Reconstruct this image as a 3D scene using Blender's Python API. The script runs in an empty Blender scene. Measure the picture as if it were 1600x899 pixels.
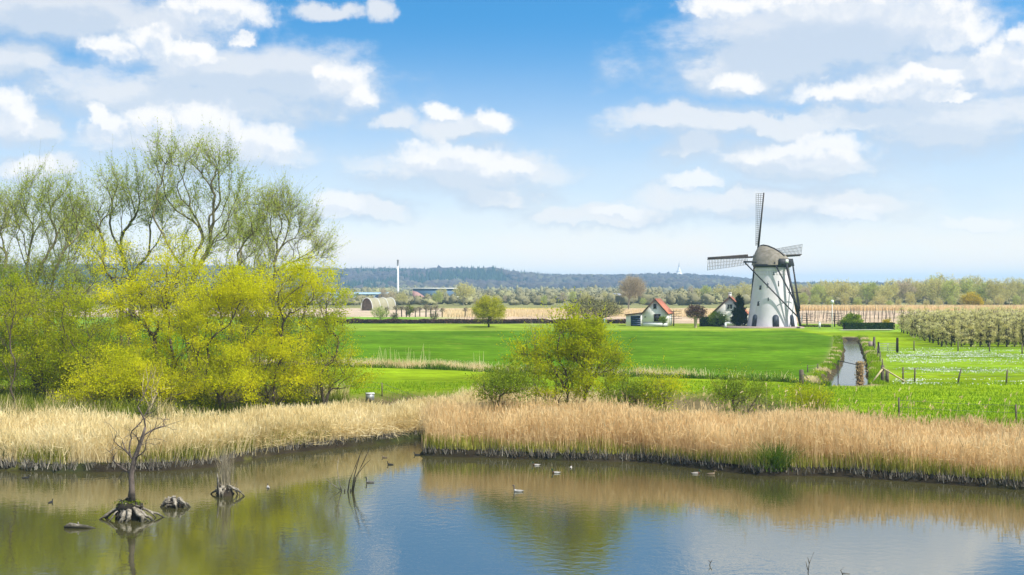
import bpy, math, random
import numpy as np
from mathutils import Vector, Matrix

random.seed(7)
RNG = np.random.default_rng(7)
SC = bpy.context.scene
COL = SC.collection
F = 1931.0            # focal length in pixels of the 1600 wide photograph
EYE = 9.0             # eye height over the pond
GZ = 1.8              # meadow level over the pond

# ------------------------------------------------------------------ camera
cam_d = bpy.data.cameras.new('camera')
cam_d.sensor_width = 36.0
cam_d.lens = 36.0 * F / 1600.0
cam_d.clip_start = 0.5
cam_d.clip_end = 30000
cam = bpy.data.objects.new('camera', cam_d)
COL.objects.link(cam)
cam.location = (0, 0, EYE)
cam.rotation_euler = (math.radians(90), 0, 0)
SC.camera = cam

# ------------------------------------------------------------------ render
SC.view_settings.view_transform = 'Standard'
SC.view_settings.look = 'None'
SC.view_settings.exposure = 0.42
SC.view_settings.gamma = 1.0
SC.render.engine = 'CYCLES'
cy = SC.cycles
cy.use_denoising = True
cy.max_bounces = 6
cy.diffuse_bounces = 3
cy.glossy_bounces = 3
cy.transmission_bounces = 4
cy.transparent_max_bounces = 8
cy.volume_bounces = 1
cy.caustics_reflective = False
cy.caustics_refractive = False
cy.sample_clamp_indirect = 6.0

# ------------------------------------------------------------------ sun + sky
SUN_EL = math.radians(49)
SUN_AZ = math.radians(124)      # measured from +Y (view direction) clockwise towards +X
sdir = Vector((math.sin(SUN_AZ) * math.cos(SUN_EL), math.cos(SUN_AZ) * math.cos(SUN_EL), math.sin(SUN_EL)))
sd = bpy.data.lights.new('sun', 'SUN')
sd.energy = 4.9
sd.angle = math.radians(0.8)
sd.color = (1.0, 0.955, 0.87)
sun = bpy.data.objects.new('sun', sd)
COL.objects.link(sun)
sun.rotation_euler = (-sdir).to_track_quat('-Z', 'Y').to_euler()
sun.location = (60, -60, 80)


class NT:
    """tiny helper to write node trees"""
    def __init__(s, tree):
        s.t = tree
        s.n = tree.nodes
        s.l = tree.links

    def _in(s, sock, v):
        if hasattr(v, 'links') or isinstance(v, bpy.types.NodeSocket):
            s.l.new(v, sock)
        elif v is not None:
            sock.default_value = v

    def math(s, op, a, b=None, c=None, clamp=False):
        n = s.n.new('ShaderNodeMath')
        n.operation = op
        n.use_clamp = clamp
        for i, v in enumerate((a, b, c)):
            if v is not None:
                s._in(n.inputs[i], v)
        return n.outputs[0]

    def vm(s, op, a, b=None, c=None, out=0):
        n = s.n.new('ShaderNodeVectorMath')
        n.operation = op
        for i, v in enumerate((a, b, c)):
            if v is not None:
                s._in(n.inputs[i], v)
        return n.outputs[out]

    def noise(s, vec, scale, detail=4, rough=0.55, out=0, lac=2.0):
        n = s.n.new('ShaderNodeTexNoise')
        if vec is not None:
            s.l.new(vec, n.inputs['Vector'])
        n.inputs['Scale'].default_value = scale
        n.inputs['Detail'].default_value = detail
        n.inputs['Roughness'].default_value = rough
        n.inputs['Lacunarity'].default_value = lac
        return n.outputs[out]

    def ramp(s, fac, stops, interp='LINEAR'):
        n = s.n.new('ShaderNodeValToRGB')
        n.color_ramp.interpolation = interp
        e = n.color_ramp.elements
        while len(e) < len(stops):
            e.new(0.5)
        for k, (p, c) in enumerate(stops):
            e[k].position = p
            e[k].color = (c[0], c[1], c[2], 1)
        s._in(n.inputs[0], fac)
        return n.outputs[0]

    def mix(s, fac, a, b, mode='MIX'):
        n = s.n.new('ShaderNodeMix')
        n.data_type = 'RGBA'
        n.blend_type = mode
        s._in(n.inputs[0], fac)
        for sock, v in ((n.inputs[6], a), (n.inputs[7], b)):
            if isinstance(v, tuple):
                sock.default_value = (v[0], v[1], v[2], 1)
            else:
                s.l.new(v, sock)
        return n.outputs[2]

    def sstep(s, v, lo, hi, o0=0.0, o1=1.0):
        n = s.n.new('ShaderNodeMapRange')
        n.interpolation_type = 'SMOOTHSTEP'
        s._in(n.inputs[0], v)
        n.inputs[1].default_value = lo
        n.inputs[2].default_value = hi
        n.inputs[3].default_value = o0
        n.inputs[4].default_value = o1
        return n.outputs[0]


def azel(px, py):
    a = math.atan((px - 800) / F)
    e = math.atan((450 - py) / math.hypot(F, px - 800))
    return a * F, e * F


# bright cumulus heads: x, y, rx, ry as directions read from the photograph
PUFFS = [(14, 180, 40, 42), (165, 205, 45, 28), (240, 196, 55, 36), (320, 205, 80, 42), (395, 222, 62, 34), (432, 224, 34, 30),
         (150, 182, 20, 18), (532, 130, 46, 36), (562, 155, 32, 24), (508, 118, 22, 20), (240, 66, 52, 34), (178, 78, 50, 26),
         (295, 82, 55, 26), (378, 62, 24, 18), (52, 262, 40, 20), (692, 180, 34, 18), (770, 190, 28, 22), (700, 248, 95, 24),
         (790, 266, 60, 20), (525, 316, 46, 22), (1330, 0, 190, 38), (1440, 12, 80, 50), (1490, 52, 66, 38), (1565, 105, 58, 55),
         (1598, 60, 30, 20), (1150, 131, 48, 21), (1350, 146, 120, 20), (1432, 128, 90, 28), (1480, 152, 60, 16),
         (1250, 245, 110, 26), (1292, 240, 60, 28), (1080, 285, 52, 16), (1325, 330, 54, 18), (1535, 351, 60, 12), (965, 331, 50, 14),
         (1130, 12, 70, 22), (340, 20, 95, 34)]
VEILS = [(595, 16, 30, 18), (90, 18, 260, 55), (20, 95, 80, 45), (360, 110, 190, 60), (300, 150, 330, 50), (470, 130, 150, 60), (1290, 60, 280, 85),
         (1180, 105, 200, 50), (1420, 130, 200, 50), (1050, 185, 120, 30), (1200, 195, 250, 28), (1240, 250, 180, 40),
         (1090, 235, 80, 30), (720, 200, 80, 28), (620, 185, 60, 22), (720, 270, 180, 50), (780, 310, 90, 30), (1200, 320, 260, 36),
         (560, 330, 100, 26), (300, 230, 200, 45), (20, 200, 70, 45), (60, 270, 80, 28), (1500, 190, 160, 60), (950, 340, 160, 24),
         (510, 15, 70, 14), (1350, 185, 160, 24)]

world = bpy.data.worlds.new('World')
SC.world = world
world.use_nodes = True
W = NT(world.node_tree)
W.n.clear()
tc = W.n.new('ShaderNodeTexCoord').outputs['Generated']
sep = W.n.new('ShaderNodeSeparateXYZ')
W.l.new(tc, sep.inputs[0])
# the sky is read somewhat higher up than it stands, which gives the deeper blue of the photograph low over the land
zz = W.math('ADD', W.math('MULTIPLY', W.math('MAXIMUM', sep.outputs[2], 0.0), 3.4), 0.03)
comb = W.n.new('ShaderNodeCombineXYZ')
W.l.new(sep.outputs[0], comb.inputs[0]); W.l.new(sep.outputs[1], comb.inputs[1]); W.l.new(zz, comb.inputs[2])
sky = W.n.new('ShaderNodeTexSky')
sky.sky_type = 'NISHITA'
sky.sun_disc = False
sky.sun_elevation = SUN_EL
sky.sun_rotation = SUN_AZ
sky.altitude = 0
sky.air_density = 1.0
sky.dust_density = 0.8
sky.ozone_density = 2.5
W.l.new(W.vm('NORMALIZE', comb.outputs[0]), sky.inputs[0])
hs = W.n.new('ShaderNodeHueSaturation')
hs.inputs['Saturation'].default_value = 1.25
hs.inputs['Value'].default_value = 1.5
W.l.new(sky.outputs[0], hs.inputs['Color'])
skyc = W.vm('MULTIPLY', hs.outputs[0], (0.95, 1.56, 1.42))
az = W.math('MULTIPLY', W.math('ARCTAN2', sep.outputs[0], sep.outputs[1]), F)
el = W.math('MULTIPLY', W.math('ARCSINE', sep.outputs[2]), F)
uvn = W.n.new('ShaderNodeCombineXYZ')
W.l.new(az, uvn.inputs[0]); W.l.new(el, uvn.inputs[1])
uv = uvn.outputs[0]
# uneven outlines
warp1 = W.vm('MULTIPLY', W.vm('SUBTRACT', W.noise(uv, 0.022, 5, 0.6, out=1), (0.5, 0.5, 0.5)), (62, 46, 0))
uvw = W.vm('ADD', uv, warp1)
warp2 = W.vm('MULTIPLY', W.vm('SUBTRACT', W.noise(uv, 0.010, 6, 0.6, out=1), (0.5, 0.5, 0.5)), (150, 70, 0))
uvv = W.vm('ADD', uv, warp2)


def union(coord, blobs, k):
    acc = None
    for (px, py, rx, ry) in blobs:
        a, e = azel(px, py)
        v = W.vm('MULTIPLY_ADD', coord, (1 / rx, 1 / ry, 0), (-a / rx, -e / ry, 0))
        ln = W.vm('LENGTH', v, out=1)
        acc = ln if acc is None else W.math('SMOOTH_MIN', acc, ln, k)
    return acc


def density(coord, raw, blobs, k, tscale, amp, e0, e1, stretch=1.0):
    f_ = union(coord, blobs, k)
    tx = W.noise(W.vm('MULTIPLY', raw, (1, stretch, 1)), tscale, 7, 0.60)
    return W.sstep(W.math('ADD', f_, W.math('MULTIPLY', W.math('SUBTRACT', tx, 0.5), amp)), e0, e1, 1.0, 0.0)


# each cloud field is read twice, the second time a little towards the sun: what has cloud above it is shaded
UPW = (10, 20, 0)
puff = density(uvw, uv, PUFFS, 0.22, 0.024, 1.1, 0.50, 1.22)
puff_up = density(W.vm('ADD', uvw, UPW), W.vm('ADD', uv, UPW), PUFFS, 0.22, 0.024, 1.1, 0.50, 1.22)
veil = density(uvv, uv, VEILS, 0.25, 0.011, 1.25, 0.40, 1.22, 2.0)
veil_up = density(W.vm('ADD', uvv, (12, 30, 0)), W.vm('ADD', uv, (12, 30, 0)), VEILS, 0.25, 0.011, 1.25, 0.40, 1.22, 2.0)
# clouds added over the unseen sky, thickened to brighten fill and water reflections
oth = W.sstep(W.noise(W.vm('MULTIPLY', uv, (1, 1.8, 1)), 0.0022, 7, 0.6), 0.36, 0.62)
outside = W.math('MAXIMUM', W.sstep(W.math('ABSOLUTE', az), 850, 1100), W.math('MULTIPLY', W.sstep(el, 440, 600), 0.85))
oth = W.math('MULTIPLY', oth, outside)
# pale air low down
low = W.sstep(el, 0, 430, 1.0, 0.0)
low = W.math('MULTIPLY', low, W.sstep(W.noise(W.vm('MULTIPLY', uv, (1, 3, 1)), 0.004, 4, 0.5), 0.1, 0.9, 0.86, 1.04))
c = W.mix(low, skyc, W.mix(W.sstep(el, 0, 150, 1.0, 0.0), (7.2, 7.05, 6.6), (9.6, 8.2, 6.8)))
# pale veil added above the view so the pond reflects less blue
c = W.mix(W.sstep(el, 440, 620, 0.0, 0.55), c, (5.6, 6.4, 7.2))
vlit = W.sstep(W.math('SUBTRACT', veil, W.math('MULTIPLY', veil_up, 0.8)), 0.0, 0.5)
vc = W.mix(vlit, (4.7, 5.4, 6.3), (7.0, 7.0, 7.05))
c = W.mix(W.math('MULTIPLY', veil, 0.80), c, vc)
plit = W.sstep(W.math('SUBTRACT', W.math('ADD', puff, W.math('MULTIPLY', W.math('SUBTRACT', W.noise(uv, 0.05, 4, 0.6), 0.5), 0.5)), W.math('MULTIPLY', puff_up, 0.80)), -0.10, 0.62)
pc = W.mix(plit, (5.3, 5.9, 6.8), (7.9, 7.8, 7.7))
# the undersides are thin and melt into the air
pa = W.math('MULTIPLY', puff, W.sstep(plit, 0.0, 0.7, 0.66, 1.0))
pa = W.math('MULTIPLY', pa, W.sstep(el, 60, 280, 0.6, 1.0))
c = W.mix(W.math('MULTIPLY', W.math('MAXIMUM', pa, oth), 0.95), c, pc)
bg = W.n.new('ShaderNodeBackground')
bg.inputs['Strength'].default_value = 0.1
W.l.new(c, bg.inputs['Color'])
wo = W.n.new('ShaderNodeOutputWorld')
W.l.new(bg.outputs[0], wo.inputs['Surface'])
world.cycles.sampling_method = 'MANUAL'
world.cycles.sample_map_resolution = 512


# ------------------------------------------------------------------ helpers
def P(px, py, z=GZ):
    """the point at height z seen at photograph pixel px, py"""
    Y = (EYE - z) * F / (py - 450.0)
    return Vector(((px - 800) / F * Y, Y, z))


def PY(px, Y, z=GZ):
    return Vector(((px - 800) / F * Y, Y, z))


def ZP(py, Y):
    """height seen at pixel row py at distance Y"""
    return EYE - (py - 450.0) / F * Y


class MB:
    """collects numpy verts / faces, builds one mesh object"""
    def __init__(s):
        s.v = []; s.q = []; s.t = []; s.n = 0; s.tint = []; s.mq = []; s.mt = []

    def add(s, v, q=None, t=None, tint=0.5, m=0):
        v = np.asarray(v, dtype=np.float32).reshape(-1, 3)
        s.v.append(v)
        if np.isscalar(tint):
            tint = np.full(len(v), tint, dtype=np.float32)
        s.tint.append(np.asarray(tint, dtype=np.float32))
        if q is not None and len(q):
            q = np.asarray(q, dtype=np.int64).reshape(-1, 4) + s.n
            s.q.append(q); s.mq.append(np.full(len(q), m, dtype=np.int32))
        if t is not None and len(t):
            t = np.asarray(t, dtype=np.int64).reshape(-1, 3) + s.n
            s.t.append(t); s.mt.append(np.full(len(t), m, dtype=np.int32))
        s.n += len(v)

    def box(s, c, size, rz=0.0, m=0, tint=0.5, top=None):
        """box centred at c; top = (sx, sy) scale of the upper face"""
        x, y, z = size[0] / 2, size[1] / 2, size[2] / 2
        k = top or (1, 1)
        v = np.array([(-x, -y, -z), (x, -y, -z), (x, y, -z), (-x, y, -z),
                      (-x * k[0], -y * k[1], z), (x * k[0], -y * k[1], z), (x * k[0], y * k[1], z), (-x * k[0], y * k[1], z)])
        cs, sn = math.cos(rz), math.sin(rz)
        R = np.array([(cs, -sn, 0), (sn, cs, 0), (0, 0, 1)])
        v = v @ R.T + np.array(c)
        s.add(v, q=[(0, 3, 2, 1), (4, 5, 6, 7), (0, 1, 5, 4), (1, 2, 6, 5), (2, 3, 7, 6), (3, 0, 4, 7)], m=m, tint=tint)

    def poly(s, pts, m=0, tint=0.5):
        """fan of a convex polygon"""
        n = len(pts)
        s.add(np.array([tuple(p) for p in pts]), t=[(0, i, i + 1) for i in range(1, n - 1)], m=m, tint=tint)

    def prism(s, pts, off, m=0, tint=0.5):
        """convex polygon pts extruded by vector off, closed"""
        n = len(pts)
        a = np.array([tuple(p) for p in pts], dtype=float)
        b = a + np.array(tuple(off))
        t = [(0, i + 1, i) for i in range(1, n - 1)] + [(n, n + i, n + i + 1) for i in range(1, n - 1)]
        q = [(i, (i + 1) % n, n + (i + 1) % n, n + i) for i in range(n)]
        s.add(np.vstack([a, b]), q=q, t=t, m=m, tint=tint)

    def beam(s, a, b, w, d=None, m=0, tint=0.5, w2=None):
        """square section beam from a to b, w2 = width at b"""
        a = np.array(tuple(a), float); b = np.array(tuple(b), float)
        d = d or w
        k = (w2 / w) if w2 else 1.0
        ax = b - a
        ax = ax / (np.linalg.norm(ax) + 1e-9)
        up = np.array([0, 0, 1.0]) if abs(ax[2]) < 0.95 else np.array([0, 1.0, 0])
        sx = np.cross(ax, up); sx /= np.linalg.norm(sx)
        sy = np.cross(sx, ax)
        v = [a - sx * w / 2 - sy * d / 2, a + sx * w / 2 - sy * d / 2, a + sx * w / 2 + sy * d / 2, a - sx * w / 2 + sy * d / 2,
             b - (sx * w + sy * d) * k / 2, b + (sx * w - sy * d) * k / 2, b + (sx * w + sy * d) * k / 2, b - (sx * w - sy * d) * k / 2]
        s.add(v, q=[(0, 3, 2, 1), (4, 5, 6, 7), (0, 1, 5, 4), (1, 2, 6, 5), (2, 3, 7, 6), (3, 0, 4, 7)], m=m, tint=tint)

    def tube(s, pts, rad, k=6, m=0, tint=0.5, cap=True, flat=1.0):
        """tapered tube through pts, one radius each"""
        pts = [Vector(p) for p in pts]
        n = len(pts)
        rings = []
        ref = Vector((0.13, 0.31, 1)).normalized()
        for i, p in enumerate(pts):
            d = (pts[min(i + 1, n - 1)] - pts[max(i - 1, 0)]).normalized()
            r0 = ref if abs(d.dot(ref)) < 0.93 else Vector((1, 0.1, 0)).normalized()
            a = d.cross(r0).normalized(); b = a.cross(d)
            for j in range(k):
                t = 2 * math.pi * j / k
                rings.append(tuple(p + (a * math.cos(t) + b * math.sin(t) * flat) * rad[i]))
        q = [(i * k + j, i * k + (j + 1) % k, (i + 1) * k + (j + 1) % k, (i + 1) * k + j) for i in range(n - 1) for j in range(k)]
        t = []
        if cap:
            t = [(0, j + 1, j) for j in range(1, k - 1)] + [((n - 1) * k, (n - 1) * k + j, (n - 1) * k + j + 1) for j in range(1, k - 1)]
        s.add(rings, q=q, t=t, m=m, tint=tint)

    def lathe(s, prof, c=(0, 0, 0), k=48, m=0, tint=0.5, cap=True):
        v = []
        for (r, z) in prof:
            for j in range(k):
                t = 2 * math.pi * j / k
                v.append((c[0] + r * math.cos(t), c[1] + r * math.sin(t), c[2] + z))
        n = len(prof)
        q = [(i * k + j, i * k + (j + 1) % k, (i + 1) * k + (j + 1) % k, (i + 1) * k + j) for i in range(n - 1) for j in range(k)]
        t = [((n - 1) * k, (n - 1) * k + j, (n - 1) * k + j + 1) for j in range(1, k - 1)] if cap else []
        s.add(v, q=q, t=t, m=m, tint=tint)

    def build(s, name, mats, parent=None, smooth=False):
        v = np.vstack(s.v)
        me = bpy.data.meshes.new(name)
        nq = sum(len(x) for x in s.q); nt = sum(len(x) for x in s.t)
        me.vertices.add(len(v))
        me.vertices.foreach_set('co', v.ravel())
        li = np.concatenate([x.ravel() for x in s.q] + [x.ravel() for x in s.t]) if nq + nt else np.zeros(0, int)
        me.loops.add(len(li))
        me.loops.foreach_set('vertex_index', li.astype(np.int32))
        me.polygons.add(nq + nt)
        st = np.concatenate([np.arange(nq) * 4, nq * 4 + np.arange(nt) * 3]).astype(np.int32)
        me.polygons.foreach_set('loop_start', st)
        if not isinstance(mats, (list, tuple)):
            mats = [mats]
        for m in mats:
            me.materials.append(m)
        me.polygons.foreach_set('material_index', np.concatenate(s.mq + s.mt).astype(np.int32))
        if smooth:
            me.polygons.foreach_set('use_smooth', np.ones(nq + nt, dtype=bool))
        a = me.attributes.new('tint', 'FLOAT', 'POINT')
        a.data.foreach_set('value', np.concatenate(s.tint))
        me.update(calc_edges=True)
        o = bpy.data.objects.new(name, me)
        COL.objects.link(o)
        if parent is not None:
            o.parent = parent
        return o


def tag(o, label=None, cat=None, group=None, kind=None):
    if label: o['label'] = label
    if cat: o['category'] = cat
    if group: o['group'] = group
    if kind: o['kind'] = kind
    return o


def thing(name, label, cat, loc=(0, 0, 0), rz=0.0, group=None):
    o = bpy.data.objects.new(name, None)
    o.empty_display_size = 0.3
    COL.objects.link(o)
    o.location = loc
    o.rotation_euler = (0, 0, rz)
    return tag(o, label, cat, group)


def dup(root, loc, rz=0.0, sc=1.0, label=None, group=None):
    r = root.copy(); COL.objects.link(r)
    r.location = loc; r.rotation_euler = (0, 0, rz)
    r.scale = (sc, sc, sc) if np.isscalar(sc) else sc
    if label: r['label'] = label
    if group: r['group'] = group
    for ch in list(root.children):
        c_ = ch.copy(); COL.objects.link(c_); c_.parent = r
        for g in ch.children:
            d = g.copy(); COL.objects.link(d); d.parent = c_
    return r


# ------------------------------------------------------------------ materials
def new_mat(name):
    m = bpy.data.materials.new(name)
    m.use_nodes = True
    t = NT(m.node_tree)
    b = m.node_tree.nodes['Principled BSDF']
    return m, t, b


def pos(t):
    return t.n.new('ShaderNodeNewGeometry').outputs['Position']


def plain(name, c1, c2=None, scale=3.0, rough=0.8, metal=0.0, bump=0.0, obj=True, spec=0.3):
    m, t, b = new_mat(name)
    co = t.n.new('ShaderNodeTexCoord').outputs['Object'] if obj else pos(t)
    c2 = c2 or tuple(x * 0.8 for x in c1)
    n = t.noise(co, scale, 5, 0.6)
    t.l.new(t.mix(t.sstep(n, 0.3, 0.7), c1, c2), b.inputs['Base Color'])
    b.inputs['Roughness'].default_value = rough
    b.inputs['Metallic'].default_value = metal
    b.inputs['Specular IOR Level'].default_value = spec
    if bump:
        bn = t.n.new('ShaderNodeBump')
        bn.inputs['Strength'].default_value = bump
        bn.inputs['Distance'].default_value = 0.05
        t.l.new(n, bn.inputs['Height'])
        t.l.new(bn.outputs[0], b.inputs['Normal'])
    return m


def leafy(name, stops, transl=0.35, patch=0.5, pscale=0.5, rough=0.6):
    """colour by the tint of each leaf plus patches in the crown; some light goes through the leaf"""
    m, t, b = new_mat(name)
    at = t.n.new('ShaderNodeAttribute'); at.attribute_name = 'tint'
    oi = t.n.new('ShaderNodeObjectInfo').outputs['Random']
    co = t.n.new('ShaderNodeTexCoord').outputs['Object']
    n = t.noise(co, pscale, 3, 0.6)
    f = t.math('ADD', t.math('MULTIPLY', at.outputs['Fac'], 1 - patch), t.math('MULTIPLY', t.sstep(n, 0.3, 0.7), patch))
    f = t.math('ADD', f, t.math('MULTIPLY', t.math('SUBTRACT', oi, 0.5), 0.18))
    c_ = t.ramp(f, stops)
    b.inputs['Roughness'].default_value = rough
    b.inputs['Specular IOR Level'].default_value = 0.0
    t.l.new(c_, b.inputs['Base Color'])
    if transl > 0:
        tr = t.n.new('ShaderNodeBsdfTranslucent')
        t.l.new(c_, tr.inputs['Color'])
        mx = t.n.new('ShaderNodeMixShader')
        mx.inputs[0].default_value = transl
        t.l.new(b.outputs[0], mx.inputs[1]); t.l.new(tr.outputs[0], mx.inputs[2])
        out = m.node_tree.nodes['Material Output']
        t.l.new(mx.outputs[0], out.inputs['Surface'])
    return m


M = {}
M['bark'] = plain('bark_grey_brown', (0.12, 0.095, 0.065), (0.065, 0.052, 0.035), 4, 0.9)
M['bark_olive'] = plain('bark_olive', (0.20, 0.18, 0.09), (0.11, 0.10, 0.055), 3, 0.9)
M['bark_dark'] = plain('bark_dark', (0.035, 0.028, 0.02), (0.02, 0.017, 0.012), 4, 0.95)
M['willow_leaf'] = leafy('willow_leaf', [(0, (0.30, 0.40, 0.07)), (0.5, (0.50, 0.58, 0.11)), (1, (0.74, 0.74, 0.16))], 0.6)
M['yellow_leaf'] = leafy('yellow_leaf', [(0, (0.34, 0.40, 0.012)), (0.35, (0.62, 0.63, 0.014)), (0.75, (0.82, 0.78, 0.018)), (1, (0.92, 0.84, 0.03))], 0.6, 0.55, 0.45)
M['lime_leaf'] = leafy('lime_leaf', [(0, (0.24, 0.31, 0.01)), (0.5, (0.46, 0.51, 0.014)), (1, (0.68, 0.66, 0.02))], 0.6, 0.5, 0.7)
M['mid_leaf'] = leafy('mid_leaf', [(0, (0.12, 0.19, 0.015)), (0.5, (0.24, 0.33, 0.02)), (1, (0.42, 0.46, 0.035))], 0.4)
M['dark_leaf'] = leafy('dark_leaf', [(0, (0.02, 0.045, 0.012)), (0.5, (0.04, 0.075, 0.018)), (1, (0.09, 0.13, 0.03))], 0.15)
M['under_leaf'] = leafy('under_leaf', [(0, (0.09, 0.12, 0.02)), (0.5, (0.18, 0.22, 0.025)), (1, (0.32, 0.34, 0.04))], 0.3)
M['far_olive'] = leafy('far_olive', [(0, (0.46, 0.42, 0.16)), (0.5, (0.64, 0.59, 0.22)), (1, (0.80, 0.74, 0.30))], 0.5, 0.4, 0.2)
M['far_brown'] = leafy('far_brown', [(0, (0.44, 0.36, 0.23)), (0.5, (0.58, 0.48, 0.32)), (1, (0.72, 0.61, 0.42))], 0.5, 0.4, 0.2)
M['far_green'] = leafy('far_green', [(0, (0.36, 0.41, 0.12)), (0.5, (0.52, 0.57, 0.16)), (1, (0.68, 0.70, 0.22))], 0.5, 0.4, 0.2)
M['yellow_bloom'] = leafy('yellow_bloom', [(0, (0.42, 0.33, 0.02)), (1, (0.75, 0.6, 0.03))], 0.3, 0.5, 0.4)
M['weeping_leaf'] = leafy('weeping_leaf', [(0, (0.22, 0.24, 0.015)), (0.5, (0.38, 0.38, 0.02)), (1, (0.58, 0.52, 0.03))], 0.4, 0.6, 0.4)
M['blossom'] = leafy('blossom', [(0, (0.38, 0.36, 0.08)), (0.35, (0.66, 0.60, 0.22)), (0.7, (0.87, 0.79, 0.40)), (1, (0.96, 0.91, 0.62))], 0.5, 0.3, 1.2)
M['red_leaf'] = leafy('red_leaf', [(0, (0.06, 0.035, 0.03)), (1, (0.17, 0.09, 0.07))], 0.15)
M['conifer_leaf'] = leafy('conifer_leaf', [(0, (0.012, 0.024, 0.008)), (0.6, (0.03, 0.045, 0.012)), (1, (0.09, 0.095, 0.02))], 0.1, 0.3, 1)
M['reed'] = leafy('reed_dry', [(0, (0.48, 0.33, 0.155)), (0.4, (0.76, 0.57, 0.30)), (0.8, (0.90, 0.72, 0.42)), (1, (0.95, 0.82, 0.56))], 0.5, 0.35, 0.35)
M['reed_yellow'] = leafy('reed_straw', [(0, (0.46, 0.35, 0.15)), (0.4, (0.76, 0.63, 0.33)), (0.8, (0.91, 0.79, 0.50)), (1, (0.95, 0.88, 0.66))], 0.5, 0.35, 0.35)
M['reed_green'] = leafy('reed_green', [(0, (0.14, 0.17, 0.02)), (0.5, (0.30, 0.31, 0.04)), (1, (0.48, 0.45, 0.10))], 0.3, 0.4, 0.5)
M['stub'] = leafy('reed_stub', [(0, (0.05, 0.042, 0.03)), (0.5, (0.16, 0.14, 0.11)), (1, (0.36, 0.33, 0.27))], 0.0, 0.2, 0.8)
M['sedge'] = leafy('sedge_green', [(0, (0.04, 0.09, 0.008)), (0.6, (0.11, 0.21, 0.015)), (1, (0.30, 0.36, 0.05))], 0.3, 0.2, 1)
M['grass'] = leafy('grass_blade', [(0, (0.10, 0.20, 0.006)), (0.5, (0.19, 0.32, 0.008)), (1, (0.30, 0.40, 0.02))], 0.35, 0.55, 0.12)
M['mud'] = plain('mud', (0.022, 0.016, 0.011), (0.045, 0.033, 0.02), 2, 0.85, bump=0.6)
M['dead_wood'] = plain('dead_wood', (0.36, 0.32, 0.26), (0.12, 0.10, 0.075), 7, 0.85, bump=0.5)
_t = NT(M['dead_wood'].node_tree)                       # wood that stands in the water is dark and wet at its foot
_b = M['dead_wood'].node_tree.nodes['Principled BSDF']
_src = _b.inputs['Base Color'].links[0].from_socket
_p = pos(_t)
_sp = _t.n.new('ShaderNodeSeparateXYZ'); _t.l.new(_p, _sp.inputs[0])
_z = _t.math('ADD', _sp.outputs[2], _t.math('MULTIPLY', _t.math('SUBTRACT', _t.noise(_p, 6.0, 4), 0.5), 0.35))
_t.l.new(_t.mix(_t.sstep(_z, 0.06, 0.24, 0.9, 0.0), _src, (0.035, 0.032, 0.018)), _b.inputs['Base Color'])
M['dead_bark'] = plain('dead_bark', (0.16, 0.125, 0.105), (0.07, 0.055, 0.045), 6, 0.9, bump=0.5)
M['twig'] = plain('twig', (0.34, 0.29, 0.20), (0.25, 0.21, 0.14), 3, 0.9)
M['post'] = plain('weathered_post', (0.16, 0.13, 0.095), (0.09, 0.075, 0.055), 5, 0.9)
M['post_pale'] = plain('pale_timber', (0.50, 0.42, 0.24), (0.36, 0.29, 0.17), 5, 0.85)
M['wire'] = plain('wire', (0.20, 0.19, 0.17), None, 3, 0.5, 0.6)
M['white'] = plain('white_paint', (0.72, 0.73, 0.73), (0.60, 0.61, 0.61), 1.2, 0.6)
M['mill_white'] = plain('mill_limewash', (0.68, 0.64, 0.675), (0.57, 0.54, 0.565), 0.5, 0.85)
_t = NT(M['mill_white'].node_tree)                      # rain streaks down the limewash
_b = M['mill_white'].node_tree.nodes['Principled BSDF']
_src = _b.inputs['Base Color'].links[0].from_socket
_n = _t.noise(_t.vm('MULTIPLY', _t.n.new('ShaderNodeTexCoord').outputs['Object'], (2.6, 2.6, 0.16)), 1.0, 5, 0.65)
_t.l.new(_t.mix(_t.sstep(_n, 0.52, 0.78, 0.0, 0.45), _src, (0.36, 0.34, 0.32)), _b.inputs['Base Color'])
M['render_cream'] = plain('cream_render', (0.80, 0.77, 0.72), (0.72, 0.69, 0.64), 0.8, 0.85)
M['plinth'] = plain('plinth_grey', (0.34, 0.35, 0.40), None, 2, 0.8)
M['tar'] = plain('tarred_timber', (0.018, 0.018, 0.022), (0.03, 0.03, 0.034), 3, 0.6)
M['sail_wood'] = plain('sail_timber', (0.035, 0.028, 0.026), (0.055, 0.045, 0.04), 2, 0.7)
M['lath'] = plain('sail_lath', (0.07, 0.06, 0.055), (0.05, 0.045, 0.04), 3, 0.8)
M['thatch'] = plain('old_thatch', (0.27, 0.235, 0.195), (0.17, 0.15, 0.11), 1.6, 0.95, bump=0.5)
M['glass'] = plain('window_glass', (0.012, 0.014, 0.018), (0.025, 0.028, 0.035), 1, 0.15, spec=0.6)
M['navy'] = plain('navy_paint', (0.006, 0.022, 0.06), (0.008, 0.028, 0.07), 2, 0.5)
M['door_blue'] = plain('slate_blue_paint', (0.045, 0.055, 0.075), (0.03, 0.038, 0.055), 2, 0.6)
M['brick'] = plain('platform_brick', (0.36, 0.27, 0.23), (0.28, 0.22, 0.19), 4, 0.9)
M['fascia'] = plain('dark_fascia', (0.07, 0.04, 0.03), None, 2, 0.7)
M['metal'] = plain('galvanised', (0.38, 0.39, 0.40), (0.26, 0.27, 0.28), 4, 0.45, 0.5)
M['blue_clad'] = plain('blue_cladding', (0.08, 0.14, 0.22), (0.07, 0.13, 0.20), 0.3, 0.6)
M['pale_clad'] = plain('pale_blue_cladding', (0.30, 0.42, 0.50), (0.25, 0.37, 0.46), 0.3, 0.6)
M['tunnel'] = plain('tunnel_film', (0.33, 0.30, 0.20), (0.26, 0.24, 0.15), 0.6, 0.6)
M['pink_clad'] = plain('pink_roof', (0.42, 0.24, 0.22), None, 0.5, 0.7)
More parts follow.
